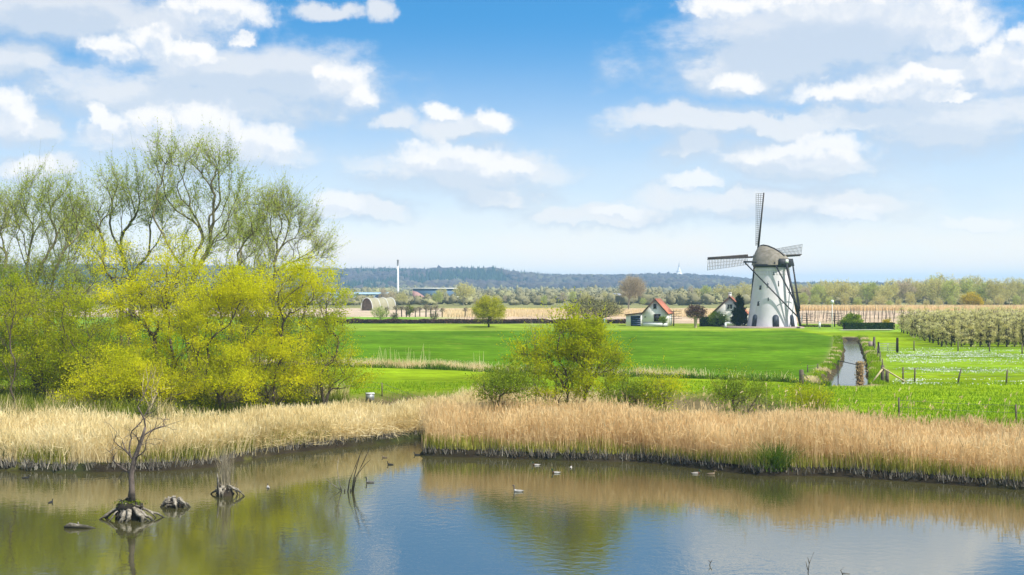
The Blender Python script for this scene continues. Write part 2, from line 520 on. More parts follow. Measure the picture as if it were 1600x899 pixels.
M['path'] = plain('pale_path', (0.46, 0.42, 0.36), (0.38, 0.35, 0.30), 0.5, 0.9)
M['light_blue'] = plain('light_blue_paint', (0.12, 0.42, 0.62), None, 1, 0.6)


def tile_mat():
    m, t, b = new_mat('orange_tiles')
    co = t.n.new('ShaderNodeTexCoord').outputs['Object']
    br = t.n.new('ShaderNodeTexBrick')
    t.l.new(co, br.inputs['Vector'])
    br.inputs['Color1'].default_value = (0.60, 0.19, 0.10, 1)
    br.inputs['Color2'].default_value = (0.52, 0.15, 0.08, 1)
    br.inputs['Mortar'].default_value = (0.30, 0.09, 0.05, 1)
    br.inputs['Scale'].default_value = 3.0
    br.inputs['Mortar Size'].default_value = 0.03
    n = t.noise(co, 1.0, 4)
    t.l.new(t.mix(t.math('MULTIPLY', n, 0.4), br.outputs['Color'], (0.42, 0.17, 0.10)), b.inputs['Base Color'])
    b.inputs['Roughness'].default_value = 0.8
    return m


M['tiles'] = tile_mat()

# ------------------------------------------------------------------ land: pond outline, ditch, terrain
R_EDGE_PX = [(662, 712), (700, 714), (760, 715), (830, 718), (900, 720), (1000, 722), (1060, 728), (1100, 733), (1190, 743),
             (1300, 744), (1400, 751), (1500, 758), (1600, 766), (1700, 772)]
L_EDGE_PX = [(-120, 735), (0, 734), (90, 738), (170, 737), (250, 736), (330, 730), (365, 722), (400, 715), (450, 708), (520, 700), (600, 692), (655, 684)]
R_EDGE = [P(x, y, 0) for x, y in R_EDGE_PX]
L_EDGE = [P(x, y, 0) for x, y in L_EDGE_PX]
POND = [(p.x, p.y) for p in L_EDGE] + [(-2.0, 77.5), (8.0, 77.0), (8.0, 74.8), (-4.6, 74.6)] + [(p.x, p.y) for p in R_EDGE] \
    + [(60, 57), (110, 50), (110, 19), (-110, 19), (-110, 60)]
POND = np.array(POND)


def seg_dist(x, y, pts, closed=True):
    d = np.full(x.shape, 1e9)
    n = len(pts)
    for i in range(n if closed else n - 1):
        ax, ay = pts[i]; bx, by = pts[(i + 1) % n]
        dx, dy = bx - ax, by - ay
        t = np.clip(((x - ax) * dx + (y - ay) * dy) / (dx * dx + dy * dy + 1e-9), 0, 1)
        d = np.minimum(d, np.hypot(x - ax - t * dx, y - ay - t * dy))
    return d


def inside(x, y, pts):
    c_ = np.zeros(x.shape, bool)
    n = len(pts)
    for i in range(n):
        ax, ay = pts[i]; bx, by = pts[(i + 1) % n]
        if ay == by:
            continue
        cond = ((ay > y) != (by > y)) & (x < (bx - ax) * (y - ay) / (by - ay) + ax)
        c_ ^= cond
    return c_


def vnoise(x, y, s, seed=0):
    """cheap smooth value noise"""
    x = np.asarray(x) / s + seed * 17.3; y = np.asarray(y) / s + seed * 9.1
    xi = np.floor(x); yi = np.floor(y)
    fx = x - xi; fy = y - yi
    fx = fx * fx * (3 - 2 * fx); fy = fy * fy * (3 - 2 * fy)

    def h(a, b):
        v = np.sin(a * 127.1 + b * 311.7 + seed * 3.3) * 43758.5453
        return v - np.floor(v)
    return (h(xi, yi) * (1 - fx) + h(xi + 1, yi) * fx) * (1 - fy) + (h(xi, yi + 1) * (1 - fx) + h(xi + 1, yi + 1) * fx) * fy


def sm(v, a, b):
    t = np.clip((v - a) / (b - a), 0, 1)
    return t * t * (3 - 2 * t)


DITCH_A = (25.2, 93.6)
DITCH_B = (51.6, 187.0)
DW = 1.2
# dry ditch between the near meadow and the corn field, world line
DRY = [(P(x, y).x, P(x, y).y) for x, y in [(380, 573), (560, 573), (700, 577), (820, 583), (990, 588), (1240, 596), (1290, 600)]]


DC = [(24.9, 93.6)] + [(P(px_, py_, 1.2).x, P(px_, py_, 1.2).y) for px_, py_ in ((1323, 600), (1334, 572), (1333, 550), (1329, 534))]
DHW = ([93.6, 100.4, 122.0, 150.6, 180.0], [1.75, 1.6, 1.1, 0.95, 0.95])
DITCH_A, DITCH_B = DC[0], DC[-1]


def ditch_hw(y):
    return np.interp(y, *DHW)


def ditch_x(y):
    return np.interp(y, [p[1] for p in DC], [p[0] for p in DC])


def ditch_d(x, y):
    """distance from the middle of the ditch, as if it were DW wide everywhere"""
    return seg_dist(x, y, DC, closed=False) - (ditch_hw(y) - DW)


def land_z(x, y):
    x = np.asarray(x, float); y = np.asarray(y, float)
    d = seg_dist(x, y, POND)
    ins = inside(x, y, POND)
    inland = 0.38 + (GZ - 0.38) * sm(d, 5.5, 11.0) * 1.0
    z = np.where(ins, -1.4 * sm(d, 0.0, 1.2) + 0.36 * (1 - sm(d, 0, 0.5)), inland)
    # dyke on which the photographer stands
    dyke = 7.4 * (1 - sm(y, 1.5, 20.0))
    z = np.where(y < 20, np.maximum(z, dyke - 0.6 * 0), z)
    dd = ditch_d(x, y)
    nz = (vnoise(x, y, 1.3, 3) - 0.5) * 0.5
    z = np.where(y > 60, z - (z - 0.75) * (1 - sm(dd + nz, DW - 0.3, DW + 0.5)), z)
    dr = seg_dist(x, y, DRY, closed=False)
    z = np.where(y > 60, z - 0.45 * (1 - sm(dr, 0.2, 1.3)), z)
    z = z + (vnoise(x, y, 9, 5) - 0.5) * 0.12 * sm(y, 60, 75) + (vnoise(x, y, 1.1, 6) - 0.5) * 0.05 * (~ins)
    return z


def grow(a, b, s0, k):
    out = [a]; s = s0
    while out[-1] < b:
        out.append(out[-1] + s); s *= k
    return out


xs = np.array(sorted([-v for v in grow(75, 5200, 1.0, 1.16)[1:]] + list(np.arange(-75, 85.01, 0.5)) + grow(85, 5200, 1.0, 1.16)[1:]))
ys = np.array(sorted([-v for v in grow(0, 400, 4, 1.3)[1:]] + list(np.arange(0, 50, 1.0)) + list(np.arange(50, 112, 0.4))
                     + list(np.arange(112, 215, 1.0)) + list(np.arange(215, 460, 3.0)) + grow(460, 6500, 6, 1.13)))
X, Yg = np.meshgrid(xs, ys)
Z = land_z(X, Yg)
dpond = seg_dist(X, Yg, POND)
dd = ditch_d(X, Yg)
ddry = seg_dist(X, Yg, DRY, closed=False)
# ground cover colour of each area (albedo of what grows or lies there)
C = np.zeros(X.shape + (3,))


def cover(mask, col):
    mk = np.clip(mask, 0, 1)[..., None]
    C[:] = C * (1 - mk) + np.array(col) * mk


def band(v, a, b, s):
    return sm(v, a - s, a + s) * (1 - sm(v, b - s, b + s))


wob = (vnoise(X, Yg, 6, 11) - 0.5) * 3
C[:] = (0.20, 0.29, 0.010)                                            # near meadow
ditchx = ditch_x(Yg)
dryy = np.interp(X, [p[0] for p in DRY], [p[1] for p in DRY])
leftof = 1 - sm(X - ditchx, -2.5, -1.5)
Yg0 = Yg
Yg = Yg + wob * 0.9 + (vnoise(X, Yg, 2.0, 13) - 0.5) * 1.5
cover(band(Yg, 0, 214, 1) * sm(Yg - dryy, 0.5, 2.0) * leftof, (0.088, 0.185, 0.008))        # young corn
cover(band(Yg, 206, 246, 3) * leftof, (0.22, 0.30, 0.03))                                 # verge
cover(band(Yg, 245, 300, 2) * (1 - sm(X, -14, -8)), (0.19, 0.34, 0.04))                    # far green strip
cover(band(Yg, 246, 430, 2) * sm(X, -26, -8), (0.50, 0.37, 0.26))                       # pale tilled land
cover(band(Yg, 300, 430, 3) * (1 - sm(X, -20, -8)), (0.52, 0.40, 0.29))
cover(band(Yg, 395, 440, 3) * band(X, -15, 26, 4), (0.50, 0.40, 0.07))                 # yellow strip
cover(sm(Yg, 425, 440), (0.24, 0.23, 0.10))
cover(band(Yg, 200, 246, 2) * sm(X - ditchx, -2, 3), (0.21, 0.33, 0.035))
cover(band(Yg, 105, 150, 3) * sm(X - ditchx, 2, 3), (0.18, 0.28, 0.015))                 # pasture on the right
Yg = Yg0
cover((1 - sm(dd, 2.1, 3.2 + 0)) * (Yg > 85), (0.26, 0.23, 0.10))
cover((1 - sm(dd, 1.5, 2.2)) * (Yg > 85), (0.07, 0.055, 0.03))
cover((1 - sm(ddry, 0.8, 1.6)) * (Yg > 60), (0.10, 0.11, 0.03))
reedzone = (1 - sm(dpond + wob * 0.5, 8.5, 11)) * (Yg > 40)
cover(reedzone, (0.16, 0.125, 0.06))
cover(inside(X, Yg, POND) | (dpond < 0.6), (0.035, 0.028, 0.018))
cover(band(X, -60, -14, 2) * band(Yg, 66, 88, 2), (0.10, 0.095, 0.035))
cover((1 - sm(Yg, 18, 22)) * (Z > 0.1), (0.12, 0.20, 0.03))

mb = MB()
ny, nx = X.shape
idx = np.arange(nx * ny).reshape(ny, nx)
q = np.stack([idx[:-1, :-1], idx[:-1, 1:], idx[1:, 1:], idx[1:, :-1]], -1).reshape(-1, 4)
mb.add(np.stack([X, Yg, Z], -1), q=q)
gm, t, b = new_mat('ground_cover')
at = t.n.new('ShaderNodeAttribute'); at.attribute_name = 'cover'
p_ = pos(t)
n1 = t.noise(p_, 0.09, 5, 0.6)
n2 = t.noise(t.vm('MULTIPLY', p_, (0.6, 1.0, 1)), 1.1, 5, 0.7)
n3 = t.noise(t.vm('MULTIPLY', p_, (0.12, 1.6, 1)), 0.7, 4, 0.6)
f1 = t.sstep(n1, 0.3, 0.7, 0.72, 1.20)
f2 = t.sstep(n2, 0.25, 0.75, 0.66, 1.28)
f3 = t.sstep(n3, 0.3, 0.7, 0.84, 1.12)
ff = t.math('MULTIPLY', t.math('MULTIPLY', f1, f2), f3)
cc = t.n.new('ShaderNodeCombineXYZ')
for k in range(3):
    t.l.new(ff, cc.inputs[k])
col = t.vm('MULTIPLY', at.outputs['Color'], cc.outputs[0])
straw = t.mix(t.sstep(t.noise(p_, 0.35, 4, 0.65), 0.56, 0.76, 0, 0.45), col, (0.27, 0.29, 0.045))
straw = t.mix(t.sstep(t.noise(p_, 0.05, 5, 0.7), 0.5, 0.72, 0, 0.45), straw, (0.065, 0.15, 0.008))
t.l.new(straw, b.inputs['Base Color'])
b.inputs['Roughness'].default_value = 0.95
b.inputs['Specular IOR Level'].default_value = 0.0
bn = t.n.new('ShaderNodeBump'); bn.inputs['Strength'].default_value = 0.7; bn.inputs['Distance'].default_value = 0.12
t.l.new(n2, bn.inputs['Height']); t.l.new(bn.outputs[0], b.inputs['Normal'])
ground = mb.build('ground', gm, smooth=True)
tag(ground, kind='structure')
ca = ground.data.attributes.new('cover', 'FLOAT_COLOR', 'POINT')
ca.data.foreach_set('color', np.concatenate([C.reshape(-1, 3), np.ones((nx * ny, 1))], 1).astype(np.float32).ravel())


# ------------------------------------------------------------------ water
def water_mat(name, body, wave, scale, rough, ior=1.33):
    m, t, b = new_mat(name)
    p = pos(t)
    na = t.noise(t.vm('MULTIPLY', p, (1.0, 1.0, 1)), scale, 3, 0.55)
    nb = t.noise(t.vm('MULTIPLY', p, (0.7, 1.0, 1)), scale * 4.5, 2, 0.5)
    calm = t.sstep(t.noise(t.vm('MULTIPLY', p, (1, 0.6, 1)), 0.06, 3, 0.5), 0.38, 0.62, 0.35, 1.3)
    h = t.math('MULTIPLY', t.math('ADD', na, t.math('MULTIPLY', nb, 0.22)), calm)
    bn = t.n.new('ShaderNodeBump'); bn.inputs['Strength'].default_value = 1.0; bn.inputs['Distance'].default_value = wave
    t.l.new(h, bn.inputs['Height'])
    df = t.n.new('ShaderNodeBsdfDiffuse')
    nn = t.noise(p, 0.05, 3)
    t.l.new(t.mix(t.sstep(nn, 0.3, 0.7), body, tuple(x * 0.8 for x in body)), df.inputs[0])
    gl = t.n.new('ShaderNodeBsdfGlossy'); gl.inputs['Roughness'].default_value = rough
    gl.inputs['Color'].default_value = (0.95, 0.97, 0.98, 1)
    t.l.new(bn.outputs[0], gl.inputs['Normal'])
    fr = t.n.new('ShaderNodeFresnel'); fr.inputs['IOR'].default_value = ior
    t.l.new(bn.outputs[0], fr.inputs['Normal'])
    mx = t.n.new('ShaderNodeMixShader')
    t.l.new(fr.outputs[0], mx.inputs[0]); t.l.new(df.outputs[0], mx.inputs[1]); t.l.new(gl.outputs[0], mx.inputs[2])
    t.l.new(mx.outputs[0], m.node_tree.nodes['Material Output'].inputs['Surface'])
    return m


M['pond_water'] = water_mat('pond_water', (0.06, 0.055, 0.018), 0.009, 2.3, 0.04, 8.0)
M['ditch_water'] = water_mat('ditch_water', (0.09, 0.09, 0.06), 0.0025, 2.5, 0.08, 12.0)
mb = MB()
mb.add([(-120, 15, 0), (120, 15, 0), (120, 90, 0), (-120, 90, 0)], q=[(0, 1, 2, 3)])
tag(mb.build('pond_water', M['pond_water']), kind='structure')
mb = MB()
yq_ = np.linspace(DITCH_A[1] - 1.5, DITCH_B[1] + 1.5, 24)
wl = [(float(ditch_x(v)) - float(ditch_hw(v)) - 0.6, v, 1.2) for v in yq_]
wr = [(float(ditch_x(v)) + float(ditch_hw(v)) + 0.6, v, 1.2) for v in yq_]
mb.add(wl + wr, q=[(i, 24 + i, 24 + i + 1, i + 1) for i in range(23)])
tag(mb.build('ditch_water', M['ditch_water']), kind='structure')


# ------------------------------------------------------------------ plants: builders
def skeleton(stems, targets, rng, step=0.5, kpath=0.25, sag=0.0, ang=0.9, curl=0.4):
    """Branches reach every target point from the nearest fitting place of what has grown already.
    stems: list of polylines (lists of points) from the ground up. Returns positions, parents."""
    pos_, par, pl, dr = [], [], [], []
    for st in stems:
        prev = -1
        for i, p in enumerate(st):
            p = np.array(p, float)
            pos_.append(p); par.append(prev)
            if prev >= 0:
                d = p - pos_[prev]
                pl.append(pl[prev] + np.linalg.norm(d)); dr.append(d / (np.linalg.norm(d) + 1e-9))
            else:
                pl.append(0.0); dr.append(np.array([0, 0, 1.0]))
            prev = len(pos_) - 1
    base = np.mean([s_[0] for s_ in stems], axis=0)
    T = np.array(targets, float)
    T = T[np.argsort(np.linalg.norm(T - base, axis=1) + rng.normal(0, 0.6, len(T)))]
    cap = len(pos_) + len(T) * 14
    PP = np.zeros((cap, 3)); PL = np.zeros(cap); DR = np.zeros((cap, 3))
    n = len(pos_)
    PP[:n] = pos_; PL[:n] = pl; DR[:n] = dr
    for T0 in T:
        dv = T0 - PP[:n]
        ds = np.linalg.norm(dv, axis=1) + 1e-6
        ca_ = np.sum(dv * DR[:n], axis=1) / ds
        cost = ds * (1 + ang * (1 - ca_)) + kpath * PL[:n] + np.where(dv[:, 2] < 0, 0.5 * -dv[:, 2], 0)
        j = int(np.argmin(cost))
        d = ds[j]
        k = max(1, min(9, int(math.ceil(d / step))))
        if n + k >= cap:
            break
        p0 = PP[j].copy(); d0 = DR[j] * d * curl
        side = rng.normal(0, 1, 3) * d * 0.05
        p1 = p0 + d0; p2 = T0 - dv[j] * 0.25 + np.array([0, 0, -sag * d]) + side
        prev = j
        for i in range(1, k + 1):
            s_ = i / k
            pt = (1 - s_) ** 3 * p0 + 3 * (1 - s_) ** 2 * s_ * p1 + 3 * (1 - s_) * s_ * s_ * p2 + s_ ** 3 * T0
            pt = pt + rng.normal(0, 0.025 * min(d, 1.5), 3) * (1 if i < k else 0)
            PP[n] = pt
            dd_ = pt - PP[prev]; ln = np.linalg.norm(dd_) + 1e-9
            PL[n] = PL[prev] + ln; DR[n] = dd_ / ln
            par.append(prev); prev = n; n += 1
    return PP[:n], np.array(par), DR[:n]


def radii(par, rbase, rtip, e=2.3):
    n = len(par)
    acc = np.zeros(n)
    kids = np.zeros(n, int)
    for i in range(n):
        if par[i] >= 0:
            kids[par[i]] += 1
    acc[kids == 0] = 1.0
    for i in range(n - 1, -1, -1):
        if par[i] >= 0:
            acc[par[i]] += acc[i]
    r = acc ** (1 / e)
    mx = r.max()
    r = rtip + (rbase - rtip) * ((r - 1) / max(mx - 1, 1e-6))
    return r, kids


def limbs(mb, P_, par, r, k=5, m=0, rng=RNG, minr=0.0):
    i = np.nonzero((par >= 0) & (r > minr))[0]
    a = P_[par[i]]; b = P_[i]
    ra = np.minimum(r[par[i]], r[i] * 1.6); rb = r[i]
    d = b - a; ln = np.linalg.norm(d, axis=1, keepdims=True) + 1e-9; d = d / ln
    b = b + d * rb[:, None] * 0.4
    ref = np.where(np.abs(d[:, 2:3]) > 0.9, np.array([[1.0, 0.1, 0]]), np.array([[0.1, 0.2, 1.0]]))
    u = np.cross(d, ref); u /= np.linalg.norm(u, axis=1, keepdims=True); w = np.cross(u, d)
    th = np.arange(k) * 2 * math.pi / k
    cs = np.cos(th)[None, :, None]; sn = np.sin(th)[None, :, None]
    off = u[:, None, :] * cs + w[:, None, :] * sn
    A = a[:, None, :] + off * ra[:, None, None]; B = b[:, None, :] + off * rb[:, None, None]
    V = np.concatenate([A, B], axis=1).reshape(-1, 3)
    nE = len(i)
    base = (np.arange(nE) * 2 * k)[:, None]
    j = np.arange(k)[None, :]; j2 = (j + 1) % k
    q_ = np.stack([base + j, base + j2, base + k + j2, base + k + j], -1).reshape(-1, 4)
    mb.add(V, q=q_, m=m, tint=np.repeat(rng.random(nE), 2 * k))


def leaf_quads(mb, cen, size, rng, aspect=0.55, m=0, tint=None, up=0.0, jitter=0.35, dirs=None, droop=0.0):
    n = len(cen)
    a = rng.normal(0, 1, (n, 3))
    if dirs is not None:
        a = dirs + a * 0.35
    a[:, 2] -= droop
    a /= np.linalg.norm(a, axis=1, keepdims=True)
    bb = np.cross(a, rng.normal(0, 1, (n, 3)) + np.array([0, 0, up])); bb /= np.linalg.norm(bb, axis=1, keepdims=True)
    s_ = size * (1 + jitter * rng.normal(0, 1, n).clip(-2, 2))[:, None]
    V = np.stack([cen - a * s_ / 2, cen + bb * s_ * aspect / 2, cen + a * s_ / 2, cen - bb * s_ * aspect / 2], 1).reshape(-1, 3)
    q_ = np.arange(n * 4).reshape(-1, 4)
    tn = rng.random(n) if tint is None else tint
    mb.add(V, q=q_, m=m, tint=np.repeat(np.clip(tn, 0, 1), 4))


def in_ellipsoids(ells, n, rng, shell=0.35):
    """points spread through ellipsoids (cx,cy,cz,rx,ry,rz,weight), more of them near the outside"""
    w_ = np.array([e[6] if len(e) > 6 else e[3] * e[4] * e[5] for e in ells], float); w_ /= w_.sum()
    out = []
    for e, k in zip(ells, rng.multinomial(n, w_)):
        v = rng.normal(0, 1, (k, 3)); v /= np.linalg.norm(v, axis=1, keepdims=True)
        r_ = rng.random(k)[:, None] ** shell
        out.append(np.array(e[:3]) + v * r_ * np.array(e[3:6]))
    return np.vstack(out)


def shoots(P_, tips, DR, n, length, rng, spread=0.6, up=0.3):
    """fine shoots from the branch ends: start, end"""
    i = rng.choice(tips, n)
    d = DR[i] + rng.normal(0, spread, (n, 3)) + np.array([0, 0, up])
    d /= np.linalg.norm(d, axis=1, keepdims=True)
    ln = length * (0.5 + rng.random(n))[:, None]
    return P_[i], P_[i] + d * ln, d


def strokes(mb, a, b, w, rng, m=0, tint=None):
    """flat tapered twigs"""
    d = b - a
    s_ = np.cross(d, rng.normal(0, 1, d.shape)); s_ /= np.linalg.norm(s_, axis=1, keepdims=True) + 1e-9
    s_ = s_ * w / 2
    V = np.stack([a - s_, a + s_, b + s_ * 0.35, b - s_ * 0.35], 1).reshape(-1, 3)
    n = len(a)
    mb.add(V, q=np.arange(4 * n).reshape(-1, 4), m=m, tint=np.repeat(rng.random(n) if tint is None else tint, 4))


def make_tree(name, label, cat, loc, ells, stems, bark, leaf, seed, n_targets=500, n_shoots=1500, shoot=0.8, n_leaves=12000, leaf_size=0.1,
              rbase=0.2, rtip=0.012, step=0.5, twig=0.012, spread=0.12, group=None, clump=0, clump_r=0.5, kpath=0.25, shell=0.4, aspect=0.55,
              up=0.3, sag=0.0, droop=0.0, limb_sides=5, crown_name='crown', e=2.3, spray=0, spray_len=1.2):
    """a tree or shrub at loc: ells and stems in its own coordinates"""
    rng = np.random.default_rng(seed)
    T_ = in_ellipsoids(ells, n_targets, rng, shell)
    T_ = T_[T_[:, 2] > 0.15]
    P_, par, DR = skeleton(stems, T_, rng, step, kpath, sag)
    r, kids = radii(par, rbase, rtip, e)
    root = thing(name, label, cat, loc, group=group)
    mbt = MB()
    limbs(mbt, P_, par, r, limb_sides, rng=rng)
    thin = np.nonzero(r < rtip + (rbase - rtip) * 0.12)[0]
    if len(thin) < 5:
        thin = np.arange(len(P_) // 2, len(P_))
    a, b_, d_ = shoots(P_, thin, DR, n_shoots, shoot, rng, up=up)
    strokes(mbt, a, b_, twig, rng)
    if n_leaves:
        mbc = MB()
        if clump:
            # leaves gathered in clumps at some of the shoots, so the crown has gaps and heavy places
            ci = rng.choice(len(b_), clump, replace=True)
            cc_ = b_[ci]
            k = rng.integers(0, clump, n_leaves)
            tn = rng.random(clump)
            cen = cc_[k] + rng.normal(0, 1, (n_leaves, 3)) * clump_r * np.array([1, 1, 0.6])
            tint = tn[k] * 0.75 + rng.random(n_leaves) * 0.35 - 0.05
            leaf_quads(mbc, cen, leaf_size, rng, aspect, tint=tint, up=0.6, droop=droop)
        else:
            i = rng.integers(0, len(a), n_leaves)
            s_ = rng.random(n_leaves)[:, None]
            cen = a[i] * (1 - s_) + b_[i] * s_ + rng.normal(0, spread, (n_leaves, 3))
            leaf_quads(mbc, cen, leaf_size, rng, aspect, dirs=d_[i], droop=droop)
        if spray:
            # long shoots that rise out of the crown, leafed along their length
            hi = thin[DR[thin][:, 2] > -0.2]
            a, b_, d_ = shoots(P_, hi if len(hi) > 5 else thin, DR, spray, spray_len, rng, spread=0.35, up=0.7)
            strokes(mbt, a, b_, twig * 1.2, rng)
            k = spray * 13
            i = rng.integers(0, spray, k)
            s_ = rng.random(k)[:, None]
            cen = a[i] * (1 - s_) + b_[i] * s_ + rng.normal(0, 0.05, (k, 3))
            leaf_quads(mbc, cen, leaf_size * 0.8, rng, aspect, dirs=d_[i], tint=np.clip(0.45 + 0.5 * rng.random(k), 0, 1))
        mbc.build(crown_name, leaf, root)
    mbt.build('trunk', bark, root)
    return root


def blades(mb, x, y, z, h, w, rng, lean=0.12, bend=0.25, segs=3, tint=None, m=0, dirx=0.0):
    """upright ribbons: reeds, grass, sedge. x, y, z, h arrays"""
    n = len(x)
    ang = rng.random(n) * math.pi
    sx = np.cos(ang) * 0.9 + 0.3; sy = np.sin(ang) * 0.5
    ln = np.hypot(sx, sy); sx /= ln; sy /= ln
    la = rng.random(n) * 2 * math.pi
    lx = np.cos(la) * lean * rng.random(n) + dirx; ly = np.sin(la) * lean * rng.random(n)
    bx_ = np.cos(la) * bend * rng.random(n) ** 2; by_ = np.sin(la) * bend * rng.random(n) ** 2
    V = np.zeros((n, (segs + 1) * 2, 3))
    for k in range(segs + 1):
        s_ = k / segs
        cx_ = x + (lx * s_ + bx_ * s_ * s_) * h; cy_ = y + (ly * s_ + by_ * s_ * s_) * h
        cz_ = z + h * s_ * (1 - 0.25 * (np.abs(bx_) + np.abs(by_)) * s_)
        wk = w * (1 - 0.75 * s_)
        V[:, 2 * k] = np.stack([cx_ - sx * wk / 2, cy_ - sy * wk / 2, cz_], -1)
        V[:, 2 * k + 1] = np.stack([cx_ + sx * wk / 2, cy_ + sy * wk / 2, cz_], -1)
    nv = (segs + 1) * 2
    base = (np.arange(n) * nv)[:, None]
    q_ = np.concatenate([np.stack([base[:, 0] + 2 * k, base[:, 0] + 2 * k + 1, base[:, 0] + 2 * k + 3, base[:, 0] + 2 * k + 2], -1) for k in range(segs)])
    mb.add(V.reshape(-1, 3), q=q_, m=m, tint=np.repeat(np.clip(rng.random(n) if tint is None else tint, 0, 1), nv))
    return V[:, -1]


# ------------------------------------------------------------------ hills with their woods
def crest(px):
    """row of the wooded skyline in the photograph"""
    kx = [-900, -300, 0, 200, 400, 540, 600, 660, 700, 770, 810, 850, 880, 960, 1060, 1130, 1180, 1220, 1260, 1400, 1600, 2300]
    ky = [430, 418, 416, 414, 417, 421, 421, 421, 419, 419, 426, 430, 431, 430, 429, 432, 437, 441, 443, 444, 446, 446]
    return np.interp(px, kx, ky)


TREE_H = 14.0


def ridge_height(az_px, Y):
    """ground height of the ridge top at distance Y so that its trees reach the skyline"""
    return EYE + (450 - crest(az_px)) / F * Y - TREE_H


YC, YF = 3000.0, 2050.0


def hill_z(x, y):
    px = 800 + x / np.maximum(y, 1) * F
    top = ridge_height(px, YC)
    k = sm(y, YF, YC)
    lump = (vnoise(x, y, 240, 2) - 0.5) * 22 + (vnoise(x, y, 90, 4) - 0.5) * 8
    z = GZ - 1.5 + (top - GZ) * k ** 0.9 + lump * np.sin(np.clip(k, 0, 1) * math.pi) * np.clip(top / 40, 0.1, 1)
    return np.where(y > YC, top - (y - YC) * 0.03, z)


hx = np.linspace(-2400, 2600, 180); hy = np.linspace(YF - 60, 3900, 70)
HX, HY = np.meshgrid(hx, hy)
mb = MB()
ih = np.arange(180 * 70).reshape(70, 180)
mb.add(np.stack([HX, HY, hill_z(HX, HY)], -1), q=np.stack([ih[:-1, :-1], ih[:-1, 1:], ih[1:, 1:], ih[1:, :-1]], -1).reshape(-1, 4))
M['hill'] = plain('hill_floor', (0.07, 0.07, 0.035), (0.10, 0.09, 0.05), 0.01, 0.95, obj=False)
tag(mb.build('hills', M['hill'], smooth=True), kind='structure')


def ico_unit():
    import bmesh
    bm = bmesh.new()
    bmesh.ops.create_icosphere(bm, subdivisions=2, radius=1)
    v = np.array([p.co[:] for p in bm.verts]); f = np.array([[p.index for p in f_.verts] for f_ in bm.faces])
    bm.free()
    return v, f


ICO_V, ICO_F = ico_unit()


def canopy(mb, x, y, z, r, h, rng, tint, m=0, conic=False):
    """many rough crowns: one lumpy ball (or cone) each"""
    n = len(x); nv = len(ICO_V)
    V = np.repeat(ICO_V[None], n, 0)
    V = V * (1 + rng.normal(0, 0.24, (n, nv)))[..., None]
    if conic:
        k = np.clip((1 - V[..., 2]) / 2, 0.03, 1)
        V[..., 0] *= k * 1.3; V[..., 1] *= k * 1.3
    V = V * np.stack([r, r, h], -1)[:, None, :] + np.stack([x, y, z], -1)[:, None, :]
    t_ = (ICO_F[None] + (np.arange(n) * nv)[:, None, None]).reshape(-1, 3)
    mb.add(V.reshape(-1, 3), t=t_, m=m, tint=np.repeat(tint, nv))


M['wood_mauve'] = leafy('wood_bare', [(0, (0.045, 0.035, 0.033)), (0.5, (0.085, 0.066, 0.06)), (0.8, (0.13, 0.12, 0.07)), (1, (0.19, 0.21, 0.08))], 0, 0.5, 0.006, 0.9)
M['wood_fir'] = leafy('wood_fir', [(0, (0.014, 0.028, 0.016)), (1, (0.035, 0.055, 0.025))], 0, 0.3, 0.01, 0.9)
M['wood_olive'] = leafy('wood_budding', [(0, (0.14, 0.13, 0.075)), (0.5, (0.23, 0.21, 0.11)), (1, (0.34, 0.34, 0.14))], 0, 0.4, 0.01, 0.9)

rng = np.random.default_rng(21)
n = 9000
yy = YF + (YC - YF + 60) * rng.random(n) ** 0.75
pxx = rng.uniform(-150, 1750, n)
xx = (pxx - 800) / F * yy
zz_ = hill_z(xx, yy)
zone = vnoise(xx, yy, 170, 9) + (vnoise(xx, yy, 60, 8) - 0.5) * 0.5
fir = (zone > 0.76) | ((yy > YC - 120) & (vnoise(xx, yy, 45, 12) > 0.63) & (pxx < 880))
mb = MB()
s_ = ~fir
rr = rng.uniform(6.5, 11, n)
canopy(mb, xx[s_], yy[s_], zz_[s_] + TREE_H * 0.5, rr[s_], rng.uniform(6.0, 8.5, s_.sum()), rng, rng.random(s_.sum()))
tag(mb.build('bare_woods', M['wood_mauve'], smooth=False), 'bare mauve brown woods covering the distant hills', 'woods', kind='stuff')
mb = MB()
canopy(mb, xx[fir], yy[fir], zz_[fir] + TREE_H * 0.6, rr[fir] * 0.62, rng.uniform(8, 12, fir.sum()), rng, rng.random(fir.sum()), conic=True)
tag(mb.build('fir_woods', M['wood_fir'], smooth=False), 'dark green fir stands on the ridge of the distant hills', 'woods', kind='stuff')
# a lower belt of budding trees at the foot of the hills
n = 7000
yy = 500 + 1500 * rng.random(n) ** 1.1
pxx = rng.uniform(-150, 1750, n)
keep = vnoise(pxx, yy, 60, 31) > 0.30
yy, pxx = yy[keep], pxx[keep]
n = len(yy)
xx = (pxx - 800) / F * yy
mb = MB()
hh = rng.uniform(1.5, 4.0, n) * (0.5 + 0.9 * vnoise(xx, yy, 70, 33)) * np.interp(yy, [500, 1500], [0.75, 1.25])
tn_ = np.clip(vnoise(xx, yy, 40, 35) * 0.7 + rng.random(n) * 0.4, 0, 1)
rc_ = rng.uniform(2.0, 4.5, n)
canopy(mb, xx, yy, GZ + hh * 0.8, rc_ * 0.7, hh * 0.75, rng, tn_)
k_ = rng.integers(0, n, 330000)
v_ = rng.normal(0, 1, (len(k_), 3)); v_ /= np.linalg.norm(v_, axis=1, keepdims=True); v_ *= rng.random(len(k_))[:, None] ** 0.45
cen = np.stack([xx[k_], yy[k_], GZ + hh[k_] * 0.95], -1) + v_ * np.stack([rc_[k_], rc_[k_], hh[k_] * 1.1], -1)
